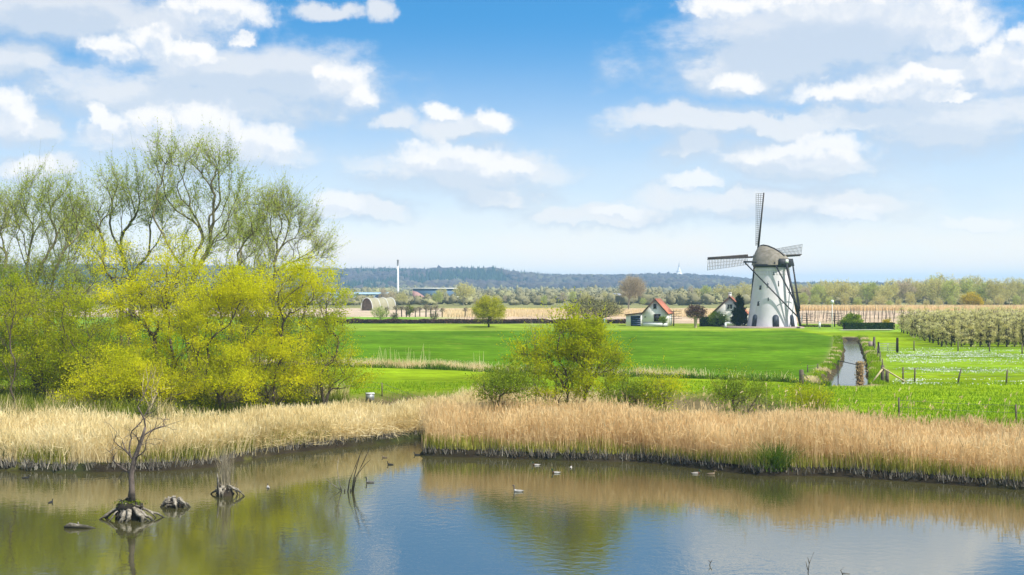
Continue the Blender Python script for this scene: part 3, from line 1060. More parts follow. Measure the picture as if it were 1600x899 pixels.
leaf_quads(mb, cen, 0.75, rng, 0.7, tint=np.clip(tn_[k_] * 0.7 + 0.35 * rng.random(len(k_)), 0, 1))
tag(mb.build('budding_woods', M['wood_olive'], smooth=False), 'belt of budding olive and grey woods at the foot of the hills', 'woods', kind='stuff')

# white monument on the ridge
Ym = 2950.0
mx_, mz_ = (1061 - 800) / F * Ym, EYE + (450 - 431) / F * Ym
root = thing('monument_tower', 'small white domed tower with a needle spire standing on the distant ridge', 'tower', (mx_, Ym, mz_ - 8))
mb = MB(); mb.lathe([(8.5, 0), (8.5, 11), (7.5, 11.5), (6.2, 12), (6.0, 17)], k=16); mb.build('base', M['white'], root)
mb = MB(); mb.lathe([(6.4, 17), (6.4, 17.6), (3.4, 20), (3.0, 25), (1.9, 27)], k=16); mb.build('dome', M['white'], root)
mb = MB(); mb.lathe([(1.7, 27), (1.1, 32), (0.15, 41)], k=8); mb.build('spire', M['plinth'], root)

# ------------------------------------------------------------------ haze
hz = bpy.data.materials.new('haze'); hz.use_nodes = True
t = NT(hz.node_tree)
t.n.clear()
pv = t.n.new('ShaderNodeVolumePrincipled')
pv.inputs['Color'].default_value = (0.38, 0.65, 1.0, 1)
pv.inputs['Density'].default_value = 0.00019
pv.inputs['Anisotropy'].default_value = 0.0
ou = t.n.new('ShaderNodeOutputMaterial')
t.l.new(pv.outputs[0], ou.inputs['Volume'])
mb = MB(); mb.box((0, 3300, 36.5), (11000, 7600, 79)); haze = mb.build('haze', hz)
tag(haze, kind='stuff')


# ------------------------------------------------------------------ windmill
MY = 224.0
mc = PY(1206.3, MY)
YAW = math.radians(34)
sh = Vector((-math.sin(YAW), math.cos(YAW), 0))          # windshaft points away from the camera and to the left
ar = Vector((math.cos(YAW), math.sin(YAW), 0))           # across
mill = thing('windmill', 'tall white round tower mill with thatched cap and dark lattice sails beside the ditch', 'windmill', mc)
R0, R1, HT = 4.5, 2.93, 10.85


def tr(z):
    return R0 + (R1 - R0) * (z / HT) ** 0.92


mb = MB()
mb.lathe([(tr(z), z) for z in np.linspace(0, HT - 0.9, 14)], k=72, cap=False)
mb.lathe([(tr(HT - 0.9) + 0.06, HT - 0.9), (tr(HT - 0.9) + 0.1, HT - 0.5)], k=72, cap=False)
mb.lathe([(tr(HT - .5) + 0.06, HT - 0.5), (tr(HT - .5) + 0.06, HT)], k=72, cap=True)
tower = mb.build('tower', M['mill_white'], mill, smooth=True)
mb = MB()
ring_ = []
for z_ in (HT - 1.5, HT - 0.95):                         # toothed ring of small corbels under the cap
    for i in range(176):
        a = 2 * math.pi * i / 176
        r_ = tr(z_) + (0.10 if (i // 2) % 2 else -0.02)
        ring_.append((r_ * math.cos(a), r_ * math.sin(a), z_))
mb.add(ring_, q=[(i, (i + 1) % 176, 176 + (i + 1) % 176, 176 + i) for i in range(176)])
mb.build('corbel_frieze', M['mill_white'], tower)
mb = MB(); mb.lathe([(tr(HT) + 0.075, HT - 0.42), (tr(HT) + 0.075, HT - 0.12)], k=72, cap=False); mb.build('brick_band', M['brick'], tower)


def on_tower(phi, z0, w, h, arch, name, mat, depth=0.05, frame=None):
    """a door or window on the tower wall; phi = angle from the camera side, to the right positive"""
    outl = [(-w / 2, 0), (w / 2, 0)]
    if arch:
        for k in range(9):
            a = math.pi * k / 8
            outl.append((w / 2 * math.cos(a), h - w / 2 + w / 2 * math.sin(a)))
    else:
        outl += [(w / 2, h), (-w / 2, h)]
    mb = MB()
    pts = []
    for (u, v) in outl:
        z = z0 + v
        r_ = tr(z) + depth
        a = phi + u / r_
        pts.append((r_ * math.sin(a), -r_ * math.cos(a), z))
    n_ = Vector((math.sin(phi), -math.cos(phi), 0))
    mb.prism([Vector(p) - n_ * 0.12 for p in pts], n_ * 0.12)
    o = mb.build(name, mat, mill)
    return o


for phi in (-57, -3, 43):
    d_ = on_tower(math.radians(phi), 0.0, 1.12, 2.15, True, 'door', M['door_blue'], 0.07)
for phi, z, w_, h_ in ((-48, 6.6, 0.42, 0.75), (-50, 3.7, 0.42, 0.8)):
    on_tower(math.radians(phi), z, w_, h_, False, 'window', M['glass'], 0.05)
for phi, z, h_ in ((-24, 7.0, 1.0), (8, 7.2, 0.95), (-22, 4.6, 0.6), (-6, 9.2, 0.55)):
    on_tower(math.radians(phi), z, 0.16, h_, False, 'slit_window', M['glass'], 0.05)

# cap: thatched hood along the shaft
mb = MB()
prof = []
K = 16
stations = [(-3.4, 1.5, 1.15), (-3.0, 2.25, 1.6), (-2.0, 2.9, 2.3), (-0.6, 3.25, 2.95), (0.9, 3.3, 3.45), (2.1, 3.0, 3.65), (2.9, 2.3, 3.55), (3.3, 1.6, 3.0)]
ringv = []
z0 = HT + 0.15
for (s_, hw, ht) in stations:
    for j in range(K + 1):
        a = math.pi * j / K
        xx_ = math.cos(a); zz_2 = math.sin(a) ** 0.85
        # pointed hood: the sides run up to a ridge
        pinch = 1 - 0.36 * zz_2
        p = ar * (hw * xx_ * pinch) + sh * s_ + Vector((0, 0, z0 + ht * zz_2))
        ringv.append(tuple(p))
S_ = len(stations)
q_ = [(i * (K + 1) + j, i * (K + 1) + j + 1, (i + 1) * (K + 1) + j + 1, (i + 1) * (K + 1) + j) for i in range(S_ - 1) for j in range(K)]
t_ = [(0, j + 1, j) for j in range(1, K)] + [((S_ - 1) * (K + 1), (S_ - 1) * (K + 1) + j, (S_ - 1) * (K + 1) + j + 1) for j in range(1, K)]
mb.add(ringv, q=q_, t=t_)
capo = mb.build('cap', M['thatch'], mill, smooth=True)
mb = MB()
mb.tube([ar * 0 + sh * s_ + Vector((0, 0, z0 + ht + 0.05)) for (s_, hw, ht) in stations[1:-1]], [0.16] * 6, 6)
mb.build('ridge_board', M['sail_wood'], capo)
mb = MB()
mb.lathe([(3.2, HT - 0.25), (3.42, HT - 0.1), (3.42, HT + 0.32), (3.0, HT + 0.34)], k=48, cap=False)
mb.build('cap_ring', M['tar'], mill)
mb = MB()                                                 # boarded back of the cap, towards the tail
bk = -3.15
mb.prism([sh * bk + ar * 1.9 + Vector((0, 0, HT)), sh * bk + ar * 1.5 + Vector((0, 0, HT + 1.3)),
          sh * bk - ar * 1.5 + Vector((0, 0, HT + 1.3)), sh * bk - ar * 1.9 + Vector((0, 0, HT))], -sh * 0.5)
mb.build('rear_boarding', M['tar'], mill)
mb = MB()
mb.prism([sh * (bk - 0.5) + ar * 0.35 + Vector((0, 0, HT + .55)), sh * (bk - 0.5) + ar * 0.35 + Vector((0, 0, HT + 1.15)),
          sh * (bk - 0.5) - ar * 0.35 + Vector((0, 0, HT + 1.15)), sh * (bk - 0.5) - ar * 0.35 + Vector((0, 0, HT + .55))], -sh * 0.04)
mb.build('hatch', M['white'], mill)

# windshaft, hub and sails
tilt = math.radians(11)
hubc = Vector((0, 0, HT + 1.75)) + sh * 3.9
shaft_dir = (sh * math.cos(tilt) + Vector((0, 0, math.sin(tilt)))).normalized()
upv = (Vector((0, 0, 1)) * math.cos(tilt) - sh * math.sin(tilt)).normalized()
mb = MB(); mb.beam(hubc - shaft_dir * 1.6, hubc + shaft_dir * 0.55, 0.62, 0.62); mb.build('windshaft', M['tar'], mill)
RS = 11.9
rot = math.radians(3.0)
for k in range(4):
    th = rot + k * math.pi / 2
    # radial direction, and the side on which the lattice hangs (counter-clockwise seen from the camera)
    rad_ = upv * math.cos(th) - ar * math.sin(th)
    lat = -upv * math.sin(th) - ar * math.cos(th)
    off = shaft_dir * (0.15 if k % 2 else -0.2)
    mb = MB()
    mb.beam(hubc + off, hubc + off + rad_ * RS, 0.34, 0.34, w2=0.17)
    sail = mb.build('sail', M['sail_wood'], mill)
    # dark leading board, on the side away from the lattice
    mb = MB()
    a0, a1 = 1.9, RS - 0.1
    o_ = off + shaft_dir * 0.05
    mb.prism([hubc + o_ + rad_ * a0 - lat * 0.12, hubc + o_ + rad_ * a1 - lat * 0.08, hubc + o_ + rad_ * a1 - lat * 0.34 + shaft_dir * .1,
              hubc + o_ + rad_ * a0 - lat * 0.50 + shaft_dir * .15], shaft_dir * 0.05)
    mb.build('leading_board', M['sail_wood'], sail)
    mb = MB()
    nb = 27
    prev = None
    for i in range(nb):
        s_ = 2.3 + (RS - 2.45) * i / (nb - 1)
        wid = 1.35 + 0.62 * i / (nb - 1)
        tw = math.radians(24 - 22 * i / (nb - 1))          # twist of the sail
        dv = (lat * math.cos(tw) - shaft_dir * math.sin(tw))
        p0 = hubc + off + rad_ * s_
        p1 = p0 + dv * wid
        mb.beam(p0 - dv * 0.1, p1, 0.065, 0.05)
        cur = [p0 + dv * wid * f_ for f_ in (0.36, 0.68, 1.0)]
        if prev:
            for u_, v_ in zip(prev, cur):
                mb.beam(u_ + shaft_dir * .03, v_ + shaft_dir * .03, 0.06, 0.04)
        prev = cur
    mb.build('lattice', M['lath'], sail)

# long and short cross beams, tail and braces
long_b = Vector((0, 0, HT + 0.75)) + sh * 1.0
short_b = Vector((0, 0, HT + 0.55)) - sh * 2.7
La, Lb = long_b - ar * 6.0, long_b + ar * 6.4
Sa, Sb = short_b - ar * 2.2, short_b + ar * 2.4
foot = Vector((0, 0, 0.9)) - sh * 6.7
foot0 = Vector((0, 0, 0.0)) - sh * 6.85
mb = MB(); mb.beam(La, Lb, 0.3, 0.3); mb.build('long_cross_beam', M['tar'], mill)
mb = MB(); mb.beam(Sa, Sb, 0.26, 0.26); mb.build('short_cross_beam', M['tar'], mill)
mb = MB(); mb.beam(Vector((0, 0, HT + 1.2)) - sh * 3.2, foot0 + Vector((0, 0, 0.15)), 0.36, 0.36); tail = mb.build('tail_pole', M['tar'], mill)
for a_, b__ in ((La, foot + Vector((0, 0, .5))), (Lb, foot + Vector((0, 0, .5))), (Sa, foot + Vector((0, 0, 1.9))), (Sb, foot + Vector((0, 0, 2.3)))):
    mb = MB(); mb.beam(a_, b__, 0.22, 0.22); mb.build('brace', M['tar'], mill)
tb = (Vector((0, 0, HT + 1.2)) - sh * 3.2) * 0.45 + foot0 * 0.55 + Vector((0, 0, 0.7))
mb = MB(); mb.beam(tb - ar * 1.4, tb + ar * 1.9, 0.12, 0.12); mb.build('tail_cross_bar', M['tar'], mill)
# winding wheel at the foot of the tail
mb = MB()
wc = foot + Vector((0, 0, 0.45)) + ar * 0.45
wn = ar
e1, e2 = sh, Vector((0, 0, 1))
rim = [wc + e1 * (0.62 * math.cos(a)) + e2 * (0.62 * math.sin(a)) for a in np.linspace(0, 2 * math.pi, 25)]
# the wheel is turned so that its face shows from the meadow
e1 = (ar * 0.8 + sh * 0.6).normalized()
rim = [wc + e1 * (0.62 * math.cos(a)) + e2 * (0.62 * math.sin(a)) for a in np.linspace(0, 2 * math.pi, 25)]
mb.tube(rim, [0.05] * 25, 5, cap=False)
for k in range(8):
    a = k * math.pi / 4
    mb.beam(wc, wc + e1 * (0.78 * math.cos(a)) + e2 * (0.78 * math.sin(a)), 0.05)
mb.build('winding_wheel', M['metal'], tail)

# low brick apron round the mill
mb = MB()
apx = [(1133, 0.0), (1246, 0.0)]
root = mb
mb.box((0, 0, 0), (13.4, 9.5, 0.5), top=(0.985, 0.985))
ap = mb.build('brick_platform', M['brick'])
ap.location = PY(1190, 223.2, GZ - 0.02)
tag(ap, 'low pinkish brick platform under the windmill and its tail', 'platform')
for o_ in (mill,):
    o_.location.z += 0.22

# ------------------------------------------------------------------ houses
def house(name, label, loc, rz, w, d, eave, apex, apx, lean=None, front=None, chimney=None, side=None):
    """gable end towards -y; w width, d depth; apx = x of the ridge"""
    h = thing(name, label, 'house', loc, rz)
    a, b_ = -w / 2, w / 2
    mb = MB()
    mb.prism([(a, 0, 0), (b_, 0, 0), (b_, 0, eave), (apx, 0, apex - 0.08), (a, 0, eave)], (0, d, 0))
    mb.build('wall', M['render_cream'], h)
    mb = MB(); mb.box((0, -0.02, 0.33), (w + 0.06, 0.06, 0.66)); mb.build('plinth', M['white'], h)
    mb = MB(); mb.box((0, -0.055, 0.70), (w + 0.08, 0.03, 0.09)); mb.build('plinth_line', M['plinth'], h)
    for s_ in (-1, 1):
        ex = a - 0.25 if s_ < 0 else b_ + 0.25
        sl = (apex - eave) / abs(apx - (a if s_ < 0 else b_))
        ez = eave - sl * 0.25
        mb = MB()
        mb.prism([(ex, -0.3, ez), (apx, -0.3, apex), (apx, -0.3, apex + 0.14), (ex, -0.3, ez + 0.14)], (0, d + 0.6, 0))
        rf = mb.build('roof', M['tiles'], h)
        mb = MB()
        mb.prism([(ex, -0.3, ez - 0.10), (apx, -0.3, apex - 0.10), (apx, -0.3, apex + 0.16), (ex, -0.3, ez + 0.16)], (0, -0.08, 0))
        mb.build('barge_board', M['fascia'], rf)
    if chimney:
        mb = MB(); mb.box((chimney[0], chimney[1], apex + chimney[2] / 2 - 0.2), (0.6, 0.6, chimney[2])); 
        mb.box((chimney[0], chimney[1], apex + chimney[2] - 0.15), (0.72, 0.72, 0.12)); mb.build('chimney', M['white'], h)
    return h


def window(h, x, z, w, hh, bars=1, y=-0.03, frame=None, rows=1, shutter=False):
    mb = MB()
    fr = 0.07
    f_ = frame or M['white']
    mb.box((x, y - 0.02, z + hh + fr / 2), (w + 2 * fr, 0.08, fr)); mb.box((x, y - 0.03, z - fr / 2), (w + 2 * fr + 0.1, 0.12, fr))
    for s_ in (-1, 1):
        mb.box((x + s_ * (w / 2 + fr / 2), y - 0.02, z + hh / 2), (fr, 0.08, hh))
    for k in range(bars):
        mb.box((x - w / 2 + w * (k + 1) / (bars + 1), y - 0.02, z + hh / 2), (0.06, 0.07, hh))
    o = mb.build('window', f_, h)
    mb = MB(); mb.box((x, y + 0.005, z + hh / 2), (w, 0.03, hh)); mb.build('pane', M['glass'], o)


h1 = house('small_house', 'small white house with orange roof and a lean-to garage with a navy door', PY(1023.4, 229.8), math.radians(-15), 4.55, 7.0, 2.5, 5.0, 0.0,
           chimney=None)
window(h1, 0.0, 3.35, 0.42, 0.75, 0, frame=M['fascia'])
window(h1, 0.42, 0.95, 1.1, 1.25, 1, frame=M['fascia'])
mb = MB(); mb.prism([(-5.45, 0.05, 0), (-2.29, 0.05, 0), (-2.29, 0.05, 2.42), (-5.45, 0.05, 2.02)], (0, 5.0, 0)); gar = mb.build('garage', M['render_cream'], h1)
mb = MB(); mb.prism([(-5.65, -0.2, 2.02), (-2.28, -0.2, 2.45), (-2.28, -0.2, 2.58), (-5.65, -0.2, 2.15)], (0, 5.4, 0)); grf = mb.build('garage_roof', M['tiles'], h1)
mb = MB(); mb.prism([(-5.65, -0.2, 1.98), (-2.28, -0.2, 2.41), (-2.28, -0.2, 2.60), (-5.65, -0.2, 2.17)], (0, -0.06, 0)); mb.build('fascia', M['fascia'], grf)
mb = MB()
for k in range(5):
    mb.box((-3.62, 0.02, 0.2 + 0.38 * k), (1.86, 0.06, 0.36))
mb.build('garage_door', M['navy'], h1)
mb = MB(); mb.box((-1.85, -0.08, 1.75), (0.16, 0.16, 0.3), top=(0.6, 0.6)); mb.build('wall_lamp', M['tar'], h1)
mb = MB(); mb.box((2.3, 4.5, 1.0), (0.05, 0.9, 1.95)); mb.build('side_door', M['white'], h1)

h2 = house('gabled_cottage', 'white cottage with chimney half hidden behind the dark conifer and the mill', PY(1139.8, 236.0), math.radians(-13), 6.5, 8.0, 2.3, 5.45, 0.0,
           chimney=(0.0, 1.6, 0.9))
window(h2, 0.05, 3.1, 0.95, 0.85, 1)
window(h2, -1.4, 0.9, 1.1, 1.2, 1)
window(h2, 1.3, 0.9, 0.9, 1.2, 1)

# ------------------------------------------------------------------ factory and other far buildings
Yb = 650.0
fb = thing('factory_hall', 'long blue factory hall with a thin white roof edge beside the chimney', 'factory', PY(678, Yb))
mb = MB(); mb.box((0, 6, 3.2), (22.0, 14, 6.6)); mb.build('wall', M['blue_clad'], fb)
mb = MB(); mb.box((-1.8, 6, 6.75), (29.0, 15, 0.5)); mb.build('roof', M['white'], fb)
mb = MB(); mb.prism([(-11.2, -1.2, 0.4), (-1.5, -1.2, 0.4), (-8.6, -1.2, 4.9), (-11.2, -1.2, 5.6)], (0, 1.0, 0)); mb.build('annex', M['pink_clad'], fb)
ch = thing('factory_chimney', 'tall slim white chimney with a dark top beside the factory hall', 'chimney', PY(621.8, 640.0))
mb = MB(); mb.lathe([(0.55, 0), (0.45, 18.5)], k=12); mb.build('shaft', M['white'], ch)
mb = MB(); mb.lathe([(0.52, 18.5), (0.50, 21.2), (0.62, 21.3), (0.62, 21.6)], k=12); mb.build('top', M['plinth'], ch)
mb = MB(); mb.box((0, 0, 1.4), (2.6, 2.6, 2.8)); mb.build('base', M['plinth'], ch)
lb = thing('long_shed', 'long pale blue shed half hidden behind the yellow bushes', 'shed', PY(545, 600.0))
mb = MB(); mb.box((-3, 6, 2.0), (44, 12, 4.0)); mb.build('wall', M['pale_clad'], lb)
mb = MB(); mb.prism([(-25.3, -0.4, 3.9), (19.4, -0.4, 3.9), (19.4, 6, 4.7), (-25.3, 6, 4.7)], (0, 0, 0.2)); mb.build('roof', M['pale_clad'], lb)
db = thing('barn', 'small barn with a dark blue hipped roof behind the arched greenhouse', 'barn', PY(594, 520.0))
mb = MB(); mb.box((0, 3, 1.4), (4.4, 5, 2.8)); mb.build('wall', M['brick'], db)
mb = MB(); mb.add([(-3, 0, 2.7), (3, 0, 2.7), (3, 6, 2.7), (-3, 6, 2.7), (-1.6, 3, 4.3), (1.6, 3, 4.3)], q=[(0, 1, 5, 4), (2, 3, 4, 5)], t=[(1, 2, 5), (3, 0, 4)])
mb.build('roof', M['navy'], db)
wb = thing('flat_office', 'low white flat-roofed building right of the factory hall', 'building', PY(704, 600.0))
mb = MB(); mb.box((0, 4, 1.2), (6.5, 7, 2.4)); mb.build('wall', M['navy'], wb)
mb = MB(); mb.box((0.3, 4, 2.6), (8, 8, 0.45)); mb.build('roof', M['white'], wb)
gb = thing('pale_cottage', 'tiny pale roofed cottage far behind the spreading grey tree', 'house', PY(962, 560.0))
mb = MB(); mb.box((0, 3, 1.2), (5.4, 5, 2.4)); mb.build('wall', M['white'], gb)
mb = MB(); mb.prism([(-3, 0, 2.3), (3, 0, 2.3), (2.6, 3, 4.4), (-2.6, 3, 4.4)], (0, 0, 0.15)); mb.prism([(-3, 6, 2.3), (-2.6, 3, 4.4), (2.6, 3, 4.4), (3, 6, 2.3)], (0, 0, 0.15))
mb.build('roof', M['plinth'], gb)

# arched greenhouse
gh = thing('polytunnel', 'beige arched greenhouse tunnel with an open brown end behind the yellow bushes', 'greenhouse', PY(573, 386.0), math.radians(-22))


def arch(w, h, n=12):
    return [(w / 2 * math.cos(math.pi * k / n), h * math.sin(math.pi * k / n) ** 0.8) for k in range(n + 1)]


mb = MB()
A_ = arch(4.0, 3.9)
v_ = [(x, 0, z) for x, z in A_] + [(x, 16.0, z) for x, z in A_]
n_ = len(A_)
mb.add(v_, q=[(i, i + 1, n_ + i + 1, n_ + i) for i in range(n_ - 1)])
cov = mb.build('cover', M['tunnel'], gh, smooth=True)
for k in range(4):
    mb = MB(); mb.tube([(x * 1.02, k * 5.3, z * 1.02) for x, z in A_], [0.11] * n_, 5); mb.build('hoop', M['white'], gh)
mb = MB(); mb.add([(x * 0.98, 0.6, z * 0.98) for x, z in A_] , t=[(0, i, i + 1) for i in range(1, n_ - 1)]); mb.build('inner_sheet', plain('brown_interior', (0.22, 0.15, 0.10), (0.10, 0.07, 0.05), 1.5), gh)  # brown sheet set in the open end, standing in for the interior

# white road line, blue pole, lamp, small posts ---------------------------------------------
lamp = thing('street_lamp', 'slim white lamp post with a round head beside the ditch', 'street lamp', PY(1300.3, 216.0))
mb = MB(); mb.tube([(0, 0, -0.1), (0, 0, 4.4)], [0.085, 0.055], 8); mb.build('pole', M['white'], lamp)
mb = MB(); mb.lathe([(0.05, 4.35), (0.24, 4.5), (0.32, 4.75), (0.22, 4.98), (0.03, 5.05)], k=14); mb.build('lamp_head', M['white'], lamp)
for px, lb_, hh in ((1133.5, 'short white roadside post in front of the white cottage', 1.0), (1280.6, 'short white roadside post right of the windmill', 1.15)):
    o = thing('marker_post', lb_, 'post', PY(px, 221.0))
    mb = MB(); mb.box((0, 0, hh * 0.42), (0.34, 0.3, hh * 0.84), top=(0.9, 0.9)); mb.build('post', M['white'], o)
    mb = MB(); mb.prism([(-0.17, -0.16, hh * 0.84), (0.17, -0.16, hh * 0.84), (0, -0.16, hh)], (0, 0.32, 0)); mb.build('cap', M['white'], o)
o = thing('blue_pole', 'slim light blue pump standing left of the navy garage door', 'rod', PY(944.6, 228.0))  # plain light blue pole with a short bent arm
mb = MB(); mb.tube([(0, 0, 0), (0, 0, 1.25)], [0.13, 0.10], 8); mb.build('post', M['light_blue'], o)
mb = MB(); mb.tube([(0, 0, 1.2), (-0.05, 0, 1.45), (0.32, 0, 0.62)], [0.11, 0.07, 0.05], 6); mb.build('side_arm', M['light_blue'], o)

# pale path before the clipped hedge, right of the ditch
mb = MB()
for (xa, xb) in ((1316, 1398),):
    p0, p1 = PY(xa, 203.5, 1.98), PY(xb, 205.5, 1.98)
    mb.add([p0, p1, p1 + Vector((0, 2.3, 0)), p0 + Vector((0, 2.3, 0))], q=[(0, 1, 2, 3)])
o = mb.build('path', M['path']); tag(o, kind='structure')
# culvert head where the ditch ends
mb = MB()
cv = Vector((DITCH_B[0], DITCH_B[1] + 1.2, 1.35))
mb.box(cv + Vector((0, 0, -0.15)), (2.6, 0.5, 1.0), math.radians(-10), top=(0.9, 1))
o = mb.build('culvert_wall', M['mud']); tag(o, 'dark low culvert wall where the ditch meets the road', 'wall')


def lumpy(name, label, cat, a, b_, h, d, leaf, seed, n=3500, size=0.16, tip=0.0, clipped=False):
    """a hedge from a to b: added dark core and leaves"""
    rng = np.random.default_rng(seed)
    a = Vector(a); b_ = Vector(b_)
    Lh = (b_ - a).length
    root = thing(name, label, cat, a)
    ux_ = (b_ - a).normalized(); uy_ = Vector((-ux_.y, ux_.x, 0))
    mb = MB()
    # solid dark prism added inside to dim what shows through the leaves
    kk = max(6, int(Lh * 1.5))
    rows_ = []
    for i in range(kk + 1):
        f_ = i / kk
        hc = h * (0.80 if clipped else 0.55 + 0.2 * rng.random())
        for (w0, z_) in ((-0.36, 0.0), (-0.34, hc), (0.34, hc), (0.36, 0.0)):
            p = ux_ * (Lh * f_) + uy_ * (w0 * d) + Vector((0, 0, z_ - (0.1 if z_ == 0 else 0)))
            rows_.append(tuple(p))
    mb.add(rows_, q=[(4 * i + j, 4 * i + (j + 1) % 4, 4 * i + 4 + (j + 1) % 4, 4 * i + 4 + j) for i in range(kk) for j in range(4)] + [(0, 1, 2, 3), (4 * kk + 3, 4 * kk + 2, 4 * kk + 1, 4 * kk)])
    mb.build('dark_core', M['bark_dark'], root)
    u = rng.random(n); v = rng.random(n) ** 0.6; w_ = rng.uniform(-0.5, 0.5, n)
    hh_ = h if clipped else h * (0.65 + 0.5 * vnoise(u * Lh, u * 0, 1.7, seed))
    if clipped:
        # mostly on the faces of the trimmed box
        face = rng.random(n)
        w_ = np.where(face < 0.6, np.where(rng.random(n) < 0.7, -0.5, 0.5), w_); v = np.where(face >= 0.6, 1.0, rng.random(n))
        w_ = w_ + rng.normal(0, 0.03, n); v = v + rng.normal(0, 0.03, n)
    cen = np.outer(u * Lh, np.array(ux_)) + np.outer(w_ * d, np.array(uy_)) + np.stack([0 * u, 0 * u, v * hh_], -1)
    mb = MB(); leaf_quads(mb, cen, size, rng, 0.7); mb.build('foliage', leaf, root)
    return root


lumpy('clipped_hedge', 'dark clipped hedge along the pale path right of the ditch', 'hedge', PY(1319, 209), PY(1396, 211), 1.12, 0.9, M['dark_leaf'], 5, 9000, 0.2, clipped=True)
lumpy('dark_hedge', 'long low dark hedge below the far pale field', 'hedge', PY(500, 247), PY(1000, 247), 0.95, 1.0, M['red_leaf'], 6, 14000, 0.24)
lumpy('cottage_hedge', 'dark hedge between the red-brown tree and the white cottage', 'hedge', PY(1094, 230), PY(1131, 228), 1.9, 1.3, M['dark_leaf'], 7, 3500, 0.22)  # dark leaf all over, same as the clipped hedge
lumpy('garden_hedge', 'low dark hedge behind the parked garden at the mill road', 'hedge', PY(1250, 226), PY(1298, 226), 0.45, 0.6, M['under_leaf'], 8, 1500, 0.16)

# ------------------------------------------------------------------ garden and field trees
root = make_tree('weeping_tree', 'round yellow-green weeping tree standing alone on the far lawn', 'tree', PY(763.5, 224.5),
                 [(0, 0, 3.6, 2.9, 2.9, 1.9, 3), (0, 0, 2.9, 3.2, 3.2, 1.5, 2)], [[(0, 0, -0.1), (0.05, 0, 1.0), (0, 0, 1.7)]], M['bark_dark'], M['weeping_leaf'], 31,
                 220, 900, 0.7, 16000, 0.16, 0.20, group=None, spread=0.22, up=-0.8, shell=0.3, droop=0.8, step=0.6)
root = make_tree('spreading_tree', 'wide grey olive tree budding left of the small house', 'tree', PY(930, 238),
                 [(-0.6, 0, 3.0, 5.0, 3.8, 2.3, 4), (3.4, 0, 2.7, 2.8, 2.5, 1.4, 1.2)], [[(0, 0, -0.1), (-0.1, 0, .5)], [(0.3, 0, -0.1), (0.9, 0.1, 0.9)], [(-0.3, 0, -.1), (-1.2, 0, 1.0)]],
                 M['bark_dark'], M['far_olive'], 32, 420, 3200, 1.0, 9000, 0.13, 0.22, rtip=0.018, twig=0.03, spread=0.16, shell=0.5, step=0.6)
root = make_tree('bare_poplar', 'tall bare brown tree behind the small house', 'tree', PY(986.5, 400),
                 [(0.3, 0, 7.0, 4.1, 3.5, 3.6, 4)], [[(-0.8, 0, -0.1), (-0.9, 0, 2.0), (-0.6, 0, 4.2)]], M['twig'], M['far_brown'], 33,
                 420, 3500, 1.4, 9000, 0.2, 0.3, rtip=0.03, twig=0.05, spread=0.3, shell=0.5, step=0.8)
root = make_tree('conifer', 'dark pointed conifer between the white cottage and the mill', 'tree', PY(1155.3, 225.5),
                 [(0, 0, 1.2, 1.5, 1.5, 1.1, 3), (0, 0, 2.5, 1.25, 1.25, 1.2, 2.4), (0, 0, 3.8, 0.85, 0.85, 1.1, 1.3), (0, 0, 4.9, 0.45, 0.45, 0.9, 0.6)],
                 [[(0, 0, -0.1), (0, 0, 2.0), (0, 0, 5.2)]], M['bark_dark'], M['conifer_leaf'], 34, 420, 2500, 0.4, 26000, 0.15, 0.14, rtip=0.012, twig=0.03, spread=0.10, up=0.5, shell=0.45)
root = make_tree('red_garden_tree', 'red-brown round garden tree on a pale trunk left of the white cottage', 'tree', PY(1087, 222),
                 [(0, 0, 2.7, 1.85, 1.5, 1.15, 3)], [[(0, 0, -0.1), (0, 0, 1.7)]], M['post_pale'], M['red_leaf'], 35, 160, 900, 0.45, 6000, 0.16, 0.30, spread=0.15)
root = make_tree('green_garden_shrub', 'loose green shrub in front of the white cottage', 'shrub', PY(1121, 228),
                 [(0, 0, 1.4, 1.9, 1.0, 1.3, 3)], [[(0, 0, -0.1), (0, 0, .4)]], M['bark'], M['mid_leaf'], 36, 120, 700, 0.4, 5000, 0.14, 0.10, spread=0.12)
root = make_tree('house_shrub', 'small round green shrub by the right corner of the small house', 'shrub', PY(1036, 226.5),
                 [(0, 0, 1.25, 0.75, 0.7, 0.7, 3)], [[(0, 0, -0.1), (0, 0, .5)]], M['bark'], M['mid_leaf'], 37, 60, 300, 0.3, 2200, 0.12, 0.06, spread=0.08)
root = make_tree('round_shrub', 'dense round dark green shrub behind the clipped hedge', 'shrub', PY(1331.5, 216),
                 [(0, 0, 1.2, 1.85, 1.6, 1.35, 3)], [[(0, 0, -0.1), (0, 0, .5)]], M['bark_dark'], M['mid_leaf'], 38, 140, 900, 0.4, 9000, 0.17, 0.12, spread=0.1, shell=0.3)
root = make_tree('yellow_shrub', 'small yellow flowering shrub at the right end of the clipped hedge', 'shrub', PY(1386, 213),
                 [(0, 0, 1.1, 0.85, 0.7, 0.55, 3)], [[(0, 0, -0.1), (0, 0, .4)]], M['bark'], M['yellow_bloom'], 39, 60, 200, 0.3, 1600, 0.14, 0.06, spread=0.08)
root = make_tree('golden_willow', 'glowing yellow round tree at the foot of the right treeline', 'tree', PY(1522, 405),
                 [(-0.8, 0, 3.2, 2.7, 2.4, 2.2, 3), (1.8, 0, 2.0, 1.6, 1.6, 1.6, 1)], [[(0, 0, -0.1), (0, 0, .8)]], M['bark'], M['yellow_bloom'], 40, 160, 900, 0.8, 6000, 0.28, 0.2, spread=0.25)
root = make_tree('grey_blossom_shrub', 'grey green shrub in front of the arched greenhouse', 'shrub', PY(594, 268),
                 [(0, 0, 1.7, 1.9, 1.4, 1.3, 3)], [[(0, 0, -0.1), (0, 0, .5)]], M['bark'], M['far_green'], 41, 120, 900, 0.5, 3500, 0.13, 0.10, spread=0.1)
